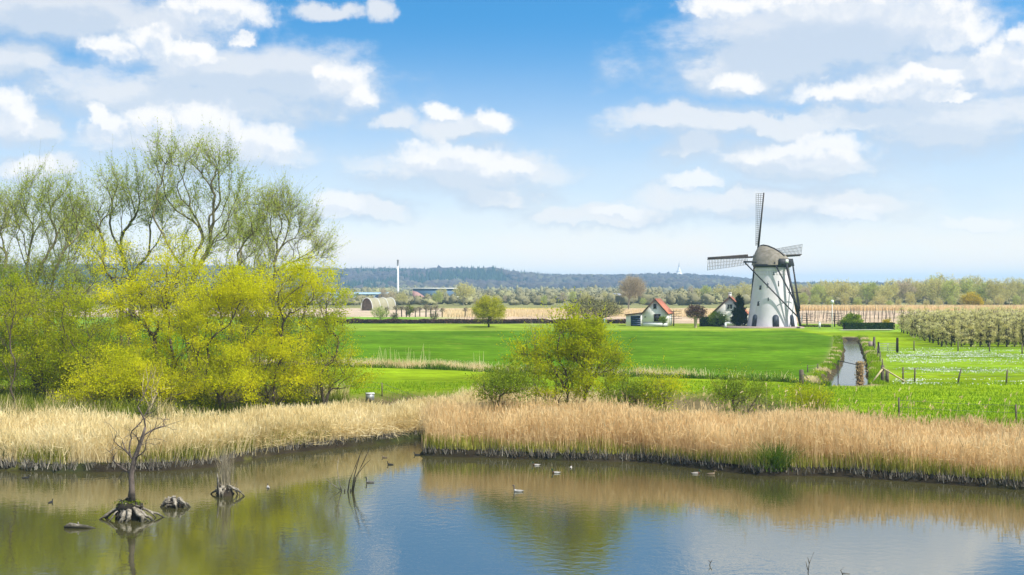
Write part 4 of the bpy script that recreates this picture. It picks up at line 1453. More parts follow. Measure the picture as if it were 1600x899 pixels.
root = make_tree('dark_low_bush', 'dark upright bush among the pollards of the far green strip', 'bush', PY(640, 300),
                 [(0, 0, 1.5, 1.1, 1.0, 1.3, 3)], [[(0, 0, -0.1), (0, 0, .5)]], M['bark_dark'], M['under_leaf'], 42, 90, 700, 0.5, 2500, 0.16, 0.10, spread=0.12)
for k, (px, Y_, h_, lb_) in enumerate([(617, 262, 1.5, 'small bare bush at the dark hedge below the polytunnel'), (679, 262, 1.6, 'small dark bare bush at the dark hedge below the factory hall'),
                                       (1316, 226, 1.0, 'low bush left of the round dark green shrub')]):
    make_tree('low_bush', lb_, 'bush', PY(px, Y_), [(0, 0, h_ * 0.6, 0.9, 0.8, h_ * 0.55, 3)], [[(0, 0, -0.1), (0, 0, .25)]], M['bark_dark'], M['under_leaf'], 43 + k,
              60, 500, 0.5, 400, 0.12, 0.06, spread=0.1, twig=0.025)

# pollards in a row
rng = np.random.default_rng(5)
pol = make_tree('pollard', 'small leafless pollard in the row on the far green strip', 'tree', PY(619, 300),
                [(0, 0, 2.1, 0.65, 0.6, 0.75, 3)], [[(0, 0, -0.1), (0, 0, 0.7), (0, 0, 1.25)]], M['bark_dark'], M['far_brown'], 50, 40, 320, 0.5, 500, 0.12, 0.15,
                twig=0.03, spread=0.1, group='pollards in a row on the far green strip')
for px in (627.5, 635, 649, 656, 665.5, 673, 681, 691, 604, 727):
    dup(pol, PY(px, 300 + rng.uniform(-4, 4)), rng.uniform(0, 6), rng.uniform(0.8, 1.1))

# trained bare trees with level arms
def trained(px, Y_, h_, label):
    r_ = thing('espalier_tree', label, 'tree', PY(px, Y_), group=None)
    mb = MB(); mb.tube([(0, 0, -0.1), (0.03, 0, h_ * 0.5), (0, 0, h_)], [0.13, 0.1, 0.06], 6); mb.build('trunk', M['bark_dark'], r_)
    rr_ = random.Random(int(px))
    for k in range(4):
        z = h_ * (0.45 + 0.16 * k)
        mb = MB()
        for s_ in (-1, 1):
            pts = [(0, 0, z)] + [(s_ * 0.5 * j, rr_.uniform(-.05, .05), z + rr_.uniform(-.06, .1)) for j in range(1, 4)]
            mb.tube(pts, [0.06, 0.05, 0.04, 0.02], 4)
            for j in range(1, 4):
                mb.tube([pts[j], (pts[j][0] + rr_.uniform(-.1, .1), 0, pts[j][2] + rr_.uniform(.15, .35))], [0.025, 0.01], 3)
        mb.build('arm', M['bark_dark'], r_)


trained(1052.6, 232, 2.9, 'bare trained tree with level arms between the small house and the red-brown tree')
trained(1260.8, 228, 2.5, 'bare trained tree with level arms just right of the windmill')
trained(1304, 228, 2.5, 'bare trained tree with level arms beside the white lamp post')

# ------------------------------------------------------------------ far trees, copied
def proto(name, label, bark, leaf, seed, h, w, nl, ls, group, nt=120, twigs=700, cat='tree'):
    return make_tree(name, label, cat, (0, 0, 0), [(0, 0, h * 0.62, w / 2, w / 2, h * 0.40, 3)], [[(0, 0, -0.2), (0.1, 0, h * 0.12), (0, 0, h * 0.28)]], bark, leaf, seed,
                     nt, twigs, h * 0.1, int(nl * 1.3), ls, h * 0.022, rtip=0.03, twig=0.06, spread=0.35, group=group, shell=0.5, step=1.0, limb_sides=4)


rng = np.random.default_rng(77)
kinds = []
for i in range(3):
    kinds.append(proto('budding_tree', 'budding olive tree in the long treeline beyond the tan reeds', M['twig'], M['far_olive'], 60 + i, 10, 7.5 + i, 2600, 0.34, 'olive trees of the far treeline'))
for i in range(2):
    kinds.append(proto('bare_tree', 'still bare brown tree in the long treeline beyond the tan reeds', M['twig'], M['far_brown'], 70 + i, 10, 6.5 + 2 * i, 2200, 0.32, 'brown trees of the far treeline'))
for i in range(2):
    kinds.append(proto('fresh_green_tree', 'fresh green tree in the long treeline beyond the tan reeds', M['twig'], M['far_green'], 80 + i, 10, 7 + i, 2800, 0.36, 'green trees of the far treeline'))
used = set()


def far_tree(i, px, Y_, top, rz=None, lab=None, grp=None):
    """place kind i so that its top reaches picture row top"""
    h_ = ZP(top, Y_) - GZ
    s_ = h_ / 10.2
    p = PY(px, Y_, GZ - 0.1)
    rz = rng.uniform(0, 6.28) if rz is None else rz
    if i in used:
        return dup(kinds[i], p, rz, (s_ * rng.uniform(0.75, 1.25), s_ * rng.uniform(.75, 1.25), s_), lab, grp)
    used.add(i)
    if lab: kinds[i]['label'] = lab; kinds[i]['group'] = grp
    kinds[i].location = p; kinds[i].rotation_euler = (0, 0, rz); kinds[i].scale = (s_, s_, s_)
    return kinds[i]


px = 1250
while px < 1800:
    Y_ = rng.uniform(425, 520)
    i = int(rng.choice(7, p=[.26, .2, .16, .12, .10, .08, .08]))
    kn_ = ('budding olive tree', 'budding olive tree', 'budding olive tree', 'bare brown tree', 'bare brown tree', 'fresh green tree', 'fresh green tree')[i]
    wh_ = 'between the windmill and the orchard' if px < 1400 else 'above the orchard'
    far_tree(i, px, Y_, 442 + rng.normal(0, 3.5) - (4.5 if px > 1430 else -1), lab=kn_ + ' in the far treeline ' + wh_, grp=kn_ + 's of the far treeline ' + wh_)
    px += rng.uniform(5, 12)
px = 1255
while px < 1800:                                       # lower trees in front of them
    Y_ = rng.uniform(405, 424)
    far_tree(int(rng.choice([0, 1, 2, 5, 6])), px, Y_, rng.uniform(456, 472), lab='low budding bush-like tree at the foot of the right treeline', grp='low trees at the foot of the far treeline')
    px += rng.uniform(12, 26)
for px, top, i in [(1060, 462, 0), (1075, 466, 5), (1090, 452, 0), (1103, 447, 5), (1118, 457, 6), (1128, 445, 1), (1145, 447, 2), (1160, 442, 1), (1172, 446, 0),
                   (1045, 470, 6), (1255, 447, 2), (1247, 444, 1), (1080, 448, 3)]:
    far_tree(i, px, 560 + rng.uniform(-40, 60), top, lab='grey olive tree in the grove behind the white cottage and mill', grp='grove behind the white cottage')
for px, top, i in [(640, 466, 5), (655, 463, 6), (668, 460, 0), (690, 452, 0), (684, 456, 5), (724, 442, 1), (733, 450, 0), (600, 452, 3), (612, 456, 3), (628, 456, 2), (648, 468, 5),
                   (700, 470, 6), (745, 466, 3), (560, 462, 1), (540, 455, 0), (577, 468, 6), (850, 462, 5), (865, 466, 2), (880, 458, 3), (895, 456, 5), (812, 464, 3),
                   (835, 467, 6), (985, 458, 2), (1005, 466, 6), (945, 456, 2), (915, 458, 0), (765, 464, 0), (790, 462, 3), (1020, 460, 0)]:
    far_tree(i, px, 520 + rng.uniform(-60, 70), top, lab='pale budding tree among the scattered trees before the hills', grp='scattered trees before the hills')
for px in np.arange(-60, 540, 24):
    far_tree(int(rng.integers(0, 7)), px, 480 + rng.uniform(-60, 90), rng.uniform(440, 462), lab='budding tree glimpsed behind the tall willows', grp='trees glimpsed behind the willows')

# tan reed strip before the treeline and the yellow crop strip: standing plants
rng = np.random.default_rng(15)
n = 26000
px = rng.uniform(1215, 1760, n); Y_ = rng.uniform(385, 404, n)
mb = MB()
blades(mb, (px - 800) / F * Y_, Y_, np.full(n, GZ - .1), rng.uniform(0.9, 1.9, n), 0.16, rng, segs=2)
n = 16000
px = rng.uniform(690, 1240, n); Y_ = rng.uniform(300, 400, n)
blades(mb, (px - 800) / F * Y_, Y_, np.full(n, GZ - .1), rng.uniform(0.3, 1.0, n), 0.14, rng, segs=2)
tag(mb.build('far_reeds', M['reed']), 'pale tan reed field in front of the far treeline', 'reeds', kind='stuff')

# stakes of a young plantation on the pale field right of the mill
rng = np.random.default_rng(16)
sp = thing('plantation_stake', 'thin stake of the young plantation on the pale field right of the mill', 'stake', PY(1249, 252), group='stakes of the young plantation')
mb = MB(); mb.box((0, 0, 1.15), (0.09, 0.09, 2.3), top=(0.8, 0.8)); mb.build('pole', M['post'], sp)
mb = MB(); mb.tube([(0, 0, 0), (0.1, 0, 0.9), (0.05, 0, 1.7)], [0.04, 0.03, 0.015], 4); mb.build('sapling', M['bark_dark'], sp)
for Y_ in (255, 285, 325):
    for px in np.arange(1254 if Y_ == 255 else 1249, 1402, 6.2 if Y_ < 300 else 5):
        dup(sp, PY(px + rng.uniform(-1, 1), Y_), rng.uniform(0, 3), rng.uniform(0.85, 1.05))
rng = np.random.default_rng(17)
sp = thing('field_stake', 'thin pale stake on the far tan field left of the round yellow-green tree', 'stake', PY(700, 285), group='stakes on the far tan field')
mb = MB(); mb.box((0, 0, 0.8), (0.08, 0.08, 1.6), top=(0.8, 0.8)); mb.build('pole', M['post_pale'], sp)
mb = MB(); mb.tube([(0, 0, 0), (0.1, 0, 0.7), (0.05, 0, 1.2)], [0.03, 0.02, 0.01], 4); mb.build('sapling', M['bark'], sp)
for px in np.arange(705, 745, 4.1):
    dup(sp, PY(px, 285 + rng.uniform(-6, 6)), 0, rng.uniform(0.8, 1.1))

# ------------------------------------------------------------------ blossoming orchard
rng = np.random.default_rng(90)
OG = 'blossoming trees of the orchard'
OL = 'slim blossoming fruit tree in the dense orchard beyond the pasture'
orch = []
for i in range(4):
    orch.append(make_tree('orchard_tree', OL, 'fruit tree', (0, 0, 0), [(0, 0, 2.0, 0.46, 0.6, 1.85, 3), (0.05, 0, 0.95, 0.6, 0.7, 0.75, 1.4)], [[(0, 0, -0.1), (0.04, 0, 1.2), (-0.03, 0, 3.2)]],
                         M['bark_dark'], M['blossom'], 91 + i, 110, 500, 0.35, 2100, 0.095, 0.085, rtip=0.012, twig=0.02, spread=0.11, group=OG, shell=0.6, clump=60, clump_r=0.15, step=0.4, up=0.2))
usedo = set()
for row in range(13):
    Y_ = 150 + row * 4.0
    x0 = 52.0 + (Y_ - 150) * (62.5 - 52.0) / 49.0
    x1 = (1640 - 800) / F * Y_
    x_ = x0 + rng.uniform(0, .3)
    while x_ < x1:
        i = int(rng.integers(0, 4))
        loc = (x_, Y_ + rng.uniform(-.15, .15), GZ - 0.02); s_ = rng.uniform(0.88, 1.12)
        edge_ = x_ < x0 + 1.0
        names_ = ['front', 'second', 'third', 'fourth', 'fifth', 'sixth', 'seventh']
        if row < 7:
            lab_ = ('leftmost slim blossoming tree in the %s row of the orchard' if edge_ else 'slim blossoming fruit tree within the %s row of the orchard') % names_[row]
            grp_ = 'blossoming trees in the %s row of the orchard' % names_[row]
        else:
            lab_, grp_ = 'slim blossoming fruit tree in the rear rows of the orchard', 'blossoming trees in the rear rows of the orchard'
        if i in usedo:
            dup(orch[i], loc, rng.uniform(0, 6.28), s_, lab_, grp_)
        else:
            usedo.add(i); orch[i].location = loc; orch[i].scale = (s_, s_, s_); orch[i]['label'] = lab_; orch[i]['group'] = grp_
        x_ += rng.uniform(0.95, 1.25) if row < 7 else rng.uniform(1.1, 1.6)

# ------------------------------------------------------------------ reeds along the pond
def along(line, n, rng, x0=None, x1=None):
    """random points on a polyline, spaced by true length"""
    pts = np.array([(p.x, p.y) for p in line])
    seg = np.linalg.norm(np.diff(pts, axis=0), axis=1)
    cum = np.concatenate([[0], np.cumsum(seg)])
    s_ = rng.random(n) * cum[-1]
    k = np.clip(np.searchsorted(cum, s_) - 1, 0, len(seg) - 1)
    f_ = (s_ - cum[k]) / seg[k]
    p = pts[k] * (1 - f_)[:, None] + pts[k + 1] * f_[:, None]
    return p[:, 0], p[:, 1]


def px_of(x, y):
    return 800 + x / y * F


R_IN = [Vector((-4.7, 67.0, 0))] + R_EDGE + [Vector((60, 54, 0))]
rng = np.random.default_rng(101)


def reed_belt(name, label, line, n, depth, hfun, mat, seed, w=0.030, lean=0.10, bend=0.20, dirx=0.0, plume=0.5, clumpy=0.5, xclip=None):
    rng = np.random.default_rng(seed)
    x, y0 = along(line, n, rng)
    d = rng.random(n) ** 0.8 * depth * (0.85 + 0.3 * vnoise(x, y0, 5, seed))
    y = y0 + d
    x = x + rng.normal(0, 0.15, n)
    dens = vnoise(x, y, 1.6, seed + 1)
    keep = (rng.random(n) < (1 - clumpy) + clumpy * dens * 1.5) & (~inside(x, y, POND) | (d < 0.3))
    if xclip:
        keep &= (x > xclip[0]) & (x < xclip[1])
    x, y, d = x[keep], y[keep], d[keep]
    n = len(x)
    z = land_z(x, y)
    z = np.maximum(z, 0.12)
    h = hfun(x, y, d, rng)
    tn = np.clip(0.25 + 0.5 * rng.random(n) + 0.3 * (vnoise(x, y, 2.2, seed + 2) - 0.5), 0, 1)
    mb = MB()
    tips = blades(mb, x, y, z, h, w * rng.uniform(0.6, 1.3, n), rng, lean, bend, 3, tn, dirx=dirx)
    # leaves standing off the stalks
    k = int(n * 0.8)
    i = rng.integers(0, n, k)
    s_ = rng.uniform(0.3, 0.95, k)
    a = np.stack([x[i], y[i], z[i] + h[i] * s_], -1) + (tips[i] - np.stack([x[i], y[i], z[i] + h[i]], -1)) * (s_ ** 1.5)[:, None]
    dr_ = rng.normal(0, 1, (k, 3)); dr_[:, 2] = np.abs(dr_[:, 2]) * 1.2 - 0.1; dr_[:, 0] += dirx * 3
    dr_ /= np.linalg.norm(dr_, axis=1, keepdims=True)
    strokes(mb, a, a + dr_ * rng.uniform(0.2, 0.5, k)[:, None], 0.03, rng, tint=np.clip(tn[i] + 0.12, 0, 1))
    # plumes
    i = np.nonzero(rng.random(n) < plume)[0]
    a = tips[i]
    d2 = rng.normal(0, 0.25, (len(i), 3)); d2[:, 2] = 0.9
    d2 /= np.linalg.norm(d2, axis=1, keepdims=True)
    strokes(mb, a - d2 * 0.12, a + d2 * 0.16, 0.055, rng, tint=np.clip(tn[i] - 0.1, 0, 1))
    o = mb.build(name, mat)
    tag(o, label, 'reeds', kind='stuff')
    return o


def h_right(x, y, d, rng):
    g = vnoise(x, y, 3.0, 41)
    p_ = px_of(x, y)
    prof = np.interp(p_, [640, 700, 900, 1150, 1300, 1450, 1600, 1750], [2.3, 2.35, 2.55, 2.55, 2.35, 2.15, 2.2, 2.2])
    return 0.86 * prof * (0.62 + 0.42 * g + 0.12 * vnoise(x, y, 0.8, 44)) * rng.uniform(0.62, 1.12, len(x)) * np.where(rng.random(len(x)) < 0.05, 1.22, 1.0) * np.interp(d, [0, 5, 9], [1.0, 0.98, 0.72])


def h_left(x, y, d, rng):
    g = vnoise(x, y, 2.5, 43)
    return 1.85 * (0.62 + 0.5 * g) * rng.uniform(0.7, 1.1, len(x)) * np.interp(d, [0, 5, 9], [0.85, 1.0, 0.9])


reed_belt('dry_reeds', 'tall sandy dry reeds standing dense along the right bank of the pond', R_IN, 105000, 8.3, h_right, M['reed'], 111, lean=0.16, bend=0.35, clumpy=0.6, xclip=(-4.85, 70))
L_IN = [Vector((-45, 61.5, 0))] + L_EDGE + [Vector((-3.0, 77.2, 0)), Vector((6, 77.4, 0))]
reed_belt('straw_reeds', 'tangled straw coloured reeds along the left bank of the pond', L_IN, 90000, 6.5, h_left, M['reed_yellow'], 112, lean=0.35, bend=0.6, plume=0.3, clumpy=0.5, dirx=0.05)
# scattered taller stalks with plumes, standing out over the meadow behind
rng = np.random.default_rng(113)
n = 520
x, y0 = along(R_IN, n, rng); y = y0 + rng.uniform(5, 9.5, n)
k_ = x > -4; x, y = x[k_], y[k_]; n = len(x)
mb = MB()
tips = blades(mb, x, y, land_z(x, y), rng.uniform(1.7, 2.9, n), 0.022, rng, 0.22, 0.3, 4, np.full(n, 0.3), dirx=0.05)
d2 = rng.normal(0, 0.3, (n, 3)); d2[:, 2] = 0.7; d2[:, 0] += 0.3
for r_ in range(3):
    dj = d2 + rng.normal(0, 0.25, (n, 3)); dj /= np.linalg.norm(dj, axis=1, keepdims=True)
    strokes(mb, tips - dj * 0.06, tips + dj * 0.15, 0.045, rng, tint=np.full(n, 0.35))
tag(mb.build('reed_plumes', M['reed_yellow']), 'scattered taller reed stalks with plumes rising over the meadow edge', 'reeds', kind='stuff')
# rougher dark and green growth behind the belt, where the bank climbs to the meadow
rng = np.random.default_rng(114)
n = 26000
x, y0 = along(R_IN, n, rng); y = y0 + rng.uniform(6.5, 11.5, n)
mb = MB()
g_ = vnoise(x, y, 2.5, 51)
k_ = rng.random(n) < g_ * 1.4; x, y, g_ = x[k_], y[k_], g_[k_]
blades(mb, x, y, land_z(x, y), (0.35 + 0.8 * g_) * rng.uniform(.6, 1.1, len(x)), 0.035, rng, 0.4, 0.5, 2, rng.random(len(x)) * .9)
tag(mb.build('bank_herbs', M['under_leaf']), 'dark green herbs and brambles on the slope behind the dry reeds', 'undergrowth', kind='stuff')

# fresh green shoots at the foot of the reeds
def foot_growth(name, label, line, n, d0, d1, h0, h1, mat, seed, w=0.03, dens_s=1.5, thr=0.0, lean=0.15, xclip=None):
    rng = np.random.default_rng(seed)
    x, y0 = along(line, n, rng)
    y = y0 + rng.uniform(d0, d1, n)
    g = vnoise(x, y * 0 + 3, dens_s, seed)
    keep = g > thr
    if xclip:
        keep &= (x > xclip[0]) & (x < xclip[1])
    x, y, g = x[keep], y[keep], g[keep]
    z = np.maximum(land_z(x, y), 0.05)
    mb = MB()
    blades(mb, x, y, z, rng.uniform(h0, h1, len(x)) * (0.6 + 0.6 * g), w, rng, lean, 0.3, 2)
    tag(mb.build(name, mat), label, 'reeds', kind='stuff')


foot_growth('green_shoots', 'fresh green reed shoots at the foot of the right reed belt', R_IN, 15000, -0.05, 0.9, 0.3, 0.85, M['reed_green'], 120, xclip=(-4.9, 70))
foot_growth('green_sprouts', 'patches of fresh green shoots at the foot of the left straw reeds', L_IN, 12000, 0.0, 1.2, 0.3, 1.0, M['reed_green'], 121, dens_s=2.5, thr=0.45)


def stubble(name, label, line, n, seed, xclip=None):
    """pale dead reed feet hanging over the dark undercut bank"""
    rng = np.random.default_rng(seed)
    x, y = along(line, n, rng)
    y = y + rng.uniform(-0.22, 0.06, n)
    g = vnoise(x, x * 0, 0.35, seed); g2 = vnoise(x, x * 0, 2.0, seed + 1)
    keep = rng.random(n) < (g * 1.4) * (0.4 + g2)
    if xclip:
        keep &= (x > xclip[0]) & (x < xclip[1])
    x, y = x[keep], y[keep]
    zb = rng.uniform(0.02, 0.22, len(x))
    mb = MB()
    blades(mb, x, y, zb, rng.uniform(0.15, 0.55, len(x)), 0.04, rng, 0.5, 0.4, 2)
    tag(mb.build(name, M['stub']), label, 'reeds', kind='stuff')


stubble('reed_stubble', 'pale dead reed feet over the dark edge of the right bank', R_IN, 9000, 130, (-4.9, 70))
stubble('straw_stubble', 'pale dead reed feet over the dark edge of the left bank', L_IN, 8000, 131)

# fallen straw lying over the left bank
rng = np.random.default_rng(133)
n = 5000
x, y0 = along(L_IN[8:], n, rng); y = y0 + rng.uniform(-0.25, 1.4, n)
a = np.stack([x, y, np.maximum(land_z(x, y), 0.1) + rng.uniform(0.1, 0.7, n)], -1)
d_ = rng.normal(0, 1, (n, 3)); d_[:, 2] *= 0.4; d_[:, 2] -= 0.15
d_ /= np.linalg.norm(d_, axis=1, keepdims=True)
mb = MB(); strokes(mb, a, a + d_ * rng.uniform(0.3, 0.9, n)[:, None], 0.035, rng)
tag(mb.build('fallen_straw', M['reed_yellow']), 'fallen straw hanging over the left bank near the inlet', 'straw', kind='stuff')


# sedge clumps, one by one
def sedge(px, py, w_, h_, label, n=420, mat='sedge'):
    p = P(px, py, 0.0)
    rng = np.random.default_rng(int(px))
    o = thing('sedge_clump', label, 'sedge', (p.x, p.y + 0.1, 0.1))
    x = rng.normal(0, w_ * 0.22, n); y = rng.normal(0, w_ * 0.18, n)
    V0 = MB()
    ln = rng.uniform(0.5, 1.1, n) * h_
    blades(V0, x, y, np.full(n, 0.1), ln, 0.035, rng, 0.7, 1.0, 4)
    V0.build('blades', M[mat], o)
    return o


sedge(20, 729, 1.0, 1.15, 'green sedge clump at the far left end of the left bank')
sedge(91, 733, 1.1, 1.0, 'green sedge clump on the left bank, second from the picture edge')
sedge(445, 705, 0.9, 0.8, 'green sedge clump on the left bank, left one of the pair near the inlet')
sedge(488, 701, 1.0, 0.9, 'brighter green sedge clump on the left bank, right one of the pair near the inlet')
sedge(288, 730, 0.5, 0.9, 'narrow green sedge tuft on the left bank behind the middle stump')
sedge(1213, 742, 1.4, 1.35, 'large green sedge clump overhanging the water on the right bank', 800)

# ------------------------------------------------------------------ near meadow grass
rng = np.random.default_rng(140)
n = 60000
Yq = 66 + 28 * rng.random(n) ** 1.5
pxq = rng.uniform(-30, 1640, n)
x = (pxq - 800) / F * Yq; y = Yq
k_ = (seg_dist(x, y, POND) > 8.5) & (ditch_d(x, y) > 2.6) & (px_of(x, y) > 520)
x, y = x[k_], y[k_]
g_ = vnoise(x, y, 1.7, 61)
mb = MB()
blades(mb, x, y, land_z(x, y), rng.uniform(0.05, 0.17, len(x)) * (0.5 + 1.3 * g_), 0.05, rng, 0.5, 0.5, 1)
tag(mb.build('meadow_grass', M['grass']), 'bright green grass blades of the near meadow', 'grass', kind='stuff')
# brambles, herbs and old straw under the shrubs on the left
rng = np.random.default_rng(145)
n = 30000
Yq = rng.uniform(66, 84, n); pxq = rng.uniform(-60, 545, n)
x = (pxq - 800) / F * Yq; y = Yq
k_ = (seg_dist(x, y, POND) > 5.5) & (rng.random(n) < 0.25 + vnoise(x, y, 1.8, 75)); x, y = x[k_], y[k_]
mb = MB(); g_ = vnoise(x, y, 2.3, 76) > 0.58
blades(mb, x[~g_], y[~g_], land_z(x[~g_], y[~g_]), rng.uniform(0.25, 1.0, (~g_).sum()), 0.04, rng, 0.5, 0.6, 2)
tag(mb.build('brambles', M['under_leaf']), 'dark green brambles and herbs under the left shrubs', 'undergrowth', kind='stuff')
mb = MB()
blades(mb, x[g_], y[g_], land_z(x[g_], y[g_]), rng.uniform(0.3, 1.2, g_.sum()), 0.03, rng, 0.4, 0.6, 3, rng.random(g_.sum()) * 0.6)
tag(mb.build('old_straw', M['reed_yellow']), 'old straw grass standing under the left shrubs', 'grass', kind='stuff')
# dry rushes and grass along the ditch between the meadow and the corn
rng = np.random.default_rng(141)
DR = [Vector((a_, b__, 0)) for a_, b__ in DRY]
mb = MB()
n = 16000
x, y0 = along(DR, n, rng); y = y0 + rng.uniform(0.2, 1.8, n)
pq = px_of(x, y)
wgt = np.interp(pq, [500, 560, 700, 740, 780, 980, 1000, 1080, 1110, 1300], [1, 1, 1, 0.75, 0.25, 0.25, 0.6, 0.5, 0.06, 0.06])
k_ = rng.random(n) < wgt * (0.35 + 0.9 * vnoise(x, y, 1.5, 66)); x, y = x[k_], y[k_]
blades(mb, x, y, land_z(x, y), rng.uniform(0.35, 0.8, len(x)), 0.045, rng, 0.35, 0.5, 2)
n = 330
x, y0 = along(DR, n, rng); y = y0 + rng.uniform(0.5, 1.5, n); pq = px_of(x, y)
k_ = (pq < 760) & (vnoise(x, y * 0, 1.5, 67) > 0.5); x, y = x[k_], y[k_]
blades(mb, x, y, land_z(x, y), rng.uniform(1.1, 2.2, len(x)), 0.045, rng, 0.08, 0.15, 3, np.full(len(x), .85))
tag(mb.build('dry_rushes', M['reed_yellow']), 'dry straw coloured rushes along the ditch below the corn field', 'rushes', kind='stuff')
mb = MB()
n = 26000
x, y0 = along(DR, n, rng); y = y0 + rng.uniform(-1.6, 0.5, n); pq = px_of(x, y)
wgt = np.interp(pq, [400, 560, 800, 980, 1080, 1290, 1330], [0.7, 0.8, 0.5, 0.4, 1, 1, 0])
k_ = rng.random(n) < wgt * (0.2 + vnoise(x, y, 1.8, 68)); x, y = x[k_], y[k_]
blades(mb, x, y, land_z(x, y), rng.uniform(0.15, 0.5, len(x)) * (0.5 + vnoise(x, y, 2.5, 69)), 0.06, rng, 0.5, 0.5, 2)
tag(mb.build('ditch_herbs', M['sedge']), 'green herbs and long grass along the dry ditch', 'grass', kind='stuff')

# banks of the water ditch
rng = np.random.default_rng(142)
mb = MB(); mb2 = MB()
n = 16000
s_ = rng.random(n) ** 1.25
y = DITCH_A[1] - 1 + (DITCH_B[1] - DITCH_A[1] + 3) * s_
sd_ = np.where(rng.random(n) < 0.5, -1, 1)
x = ditch_x(y) + (ditch_hw(y) + rng.uniform(0.25, 1.5, n)) * sd_
g_ = vnoise(x, y, 1.6, 71)
k1 = g_ > 0.74
blades(mb, x[k1], y[k1], land_z(x[k1], y[k1]), rng.uniform(0.1, 0.26, k1.sum()), 0.05, rng, 0.5, 0.6, 2, rng.random(k1.sum()) * 0.5)
k2 = g_ < 0.62
blades(mb2, x[k2], y[k2], land_z(x[k2], y[k2]), rng.uniform(0.1, 0.32, k2.sum()), 0.06, rng, 0.5, 0.6, 2)
tag(mb.build('ditch_straw', M['reed_yellow']), 'dry straw grass on the banks of the water ditch', 'grass', kind='stuff')
tag(mb2.build('ditch_grass', M['grass']), 'long green grass on the banks of the water ditch', 'grass', kind='stuff')

# daisies in the pasture
rng = np.random.default_rng(143)
n = 16000
pxq = rng.uniform(1385, 1640, n); pyq = rng.choice([551, 558, 566, 580, 597], n, p=[.24, .32, .16, .14, .14]) + rng.normal(0, 2.2, n)
Yq = (EYE - GZ) * F / (pyq - 450)
x = (pxq - 800) / F * Yq
k_ = (ditch_d(x, Yq) > 3.2) & (vnoise(x * 0.4, Yq, 1.2, 73) > 0.42) & (rng.random(n) < np.interp(pxq, [1385, 1420, 1520, 1640], [0.4, 1, 0.8, 0.35]))
x, Yq = x[k_], Yq[k_]
mb = MB()
cen = np.stack([x, Yq, land_z(x, Yq) + 0.09], -1)
leaf_quads(mb, cen, 0.07, rng, 1.0)
tag(mb.build('daisies', M['white']), 'drifts of tiny white daisies in the right pasture', 'flowers', kind='stuff')

# ------------------------------------------------------------------ fences, posts, gate
def fence(label, pts, h=1.05, w=0.11, wires=2, mat='post', lean=None):
    o0 = pts[0]
    f_ = thing('wire_fence', label, 'fence', o0)
    mb = MB()
    for k in range(len(pts) - 1):
        a = pts[k] - o0; b__ = pts[k + 1] - o0
        for j in range(wires):
            z = h * (0.92 - 0.38 * j)
            m_ = (a + b__) / 2 + Vector((0, 0, z - 0.04))
            mb.tube([a + Vector((0, 0, z)), m_, b__ + Vector((0, 0, z))], [0.011] * 3, 3, cap=False)
    if wires:
        mb.build('wire', M['wire'], f_)
    rr_ = random.Random(int(o0.x * 10))
    for k, p in enumerate(pts):
        q0 = p - o0
        lx = (lean or {}).get(k, rr_.uniform(-0.03, 0.03))
        mb = MB(); mb.tube([q0 + Vector((0, 0, -0.2)), q0 + Vector((lx * 0.5, 0, h * 0.5)), q0 + Vector((lx, 0, h * rr_.uniform(0.95, 1.08)))], [w * .55, w * .5, w * .48], 6)
        mb.build('post', M[mat], f_)
    return f_


def G(px, py):
    p = P(px, py, GZ); p.z = float(land_z(np.array([p.x]), np.array([p.y]))[0]); return p


fence('wire fence on thin dark posts behind the reeds left of the centre bush', [G(520, 613), G(597, 615), G(666, 617), G(745, 620)], 0.95, 0.09)
fence('wire fence of two dark posts at the right end of the near meadow', [G(1405, 652), G(1588, 661), G(1720, 667)], 1.0, 0.10)
fence('wire fence along the foot of the orchard', [G(1428, 549), G(1497, 550), G(1546, 551), G(1597, 553), G(1650, 554)], 1.05, 0.13)
fence('wire fence with one leaning post across the daisy pasture', [G(1411, 598), G(1429, 597), G(1496, 599), G(1572, 601), G(1650, 603)], 1.15, 0.12, lean={2: 0.28, 3: 0.1})
fence('wire fence along the right bank of the water ditch', [G(1366, 549), G(1371, 558), G(1375, 568), G(1379, 580)], 1.1, 0.10)
fence('low wire fence with thin posts crossing the corn edge left of the ditch', [G(1310, 578), G(1278, 580), G(1262, 583)], 0.6, 0.09)

# iron gate
ga, gbp = G(1374, 553), G(1400, 552)
gate = thing('field_gate', 'grey metal field gate between dark posts right of the water ditch', 'gate', ga)
v_ = gbp - ga
for nm, p, hh_, w_ in (('post', Vector((-0.1, 0, 0)), 1.25, 0.2), ('post', v_ + Vector((0.15, 0, 0)), 1.65, 0.26)):
    mb = MB(); mb.tube([p + Vector((0, 0, -.2)), p + Vector((0, 0, hh_))], [w_ * .55, w_ * .5], 7); mb.build(nm, M['bark_dark'], gate)
mb = MB()
for k in range(5):
    z = 0.25 + 0.2 * k
    mb.tube([Vector((0.03, 0, z)), v_ + Vector((-0.02, 0, z))], [0.025, 0.025], 5)
for f_ in (0.0, 0.5, 1.0):
    mb.tube([v_ * f_ + Vector((0.02, 0, 0.2)), v_ * f_ + Vector((0.02, 0, 1.1))], [0.03, 0.03], 5)
mb.build('bars', M['metal'], gate)
wall_ = thing('hay_post', 'short thick post with a rusty board at the bend of the ditch fence', 'post', G(1366, 544))
mb = MB(); mb.tube([(0, 0, -.2), (0, 0, 1.3)], [0.16, 0.14], 7); mb.build('post', M['post'], wall_)
mb = MB(); mb.box((-0.35, 0, 0.35), (0.7, 0.06, 0.8)); mb.build('board', M['brick'], wall_)

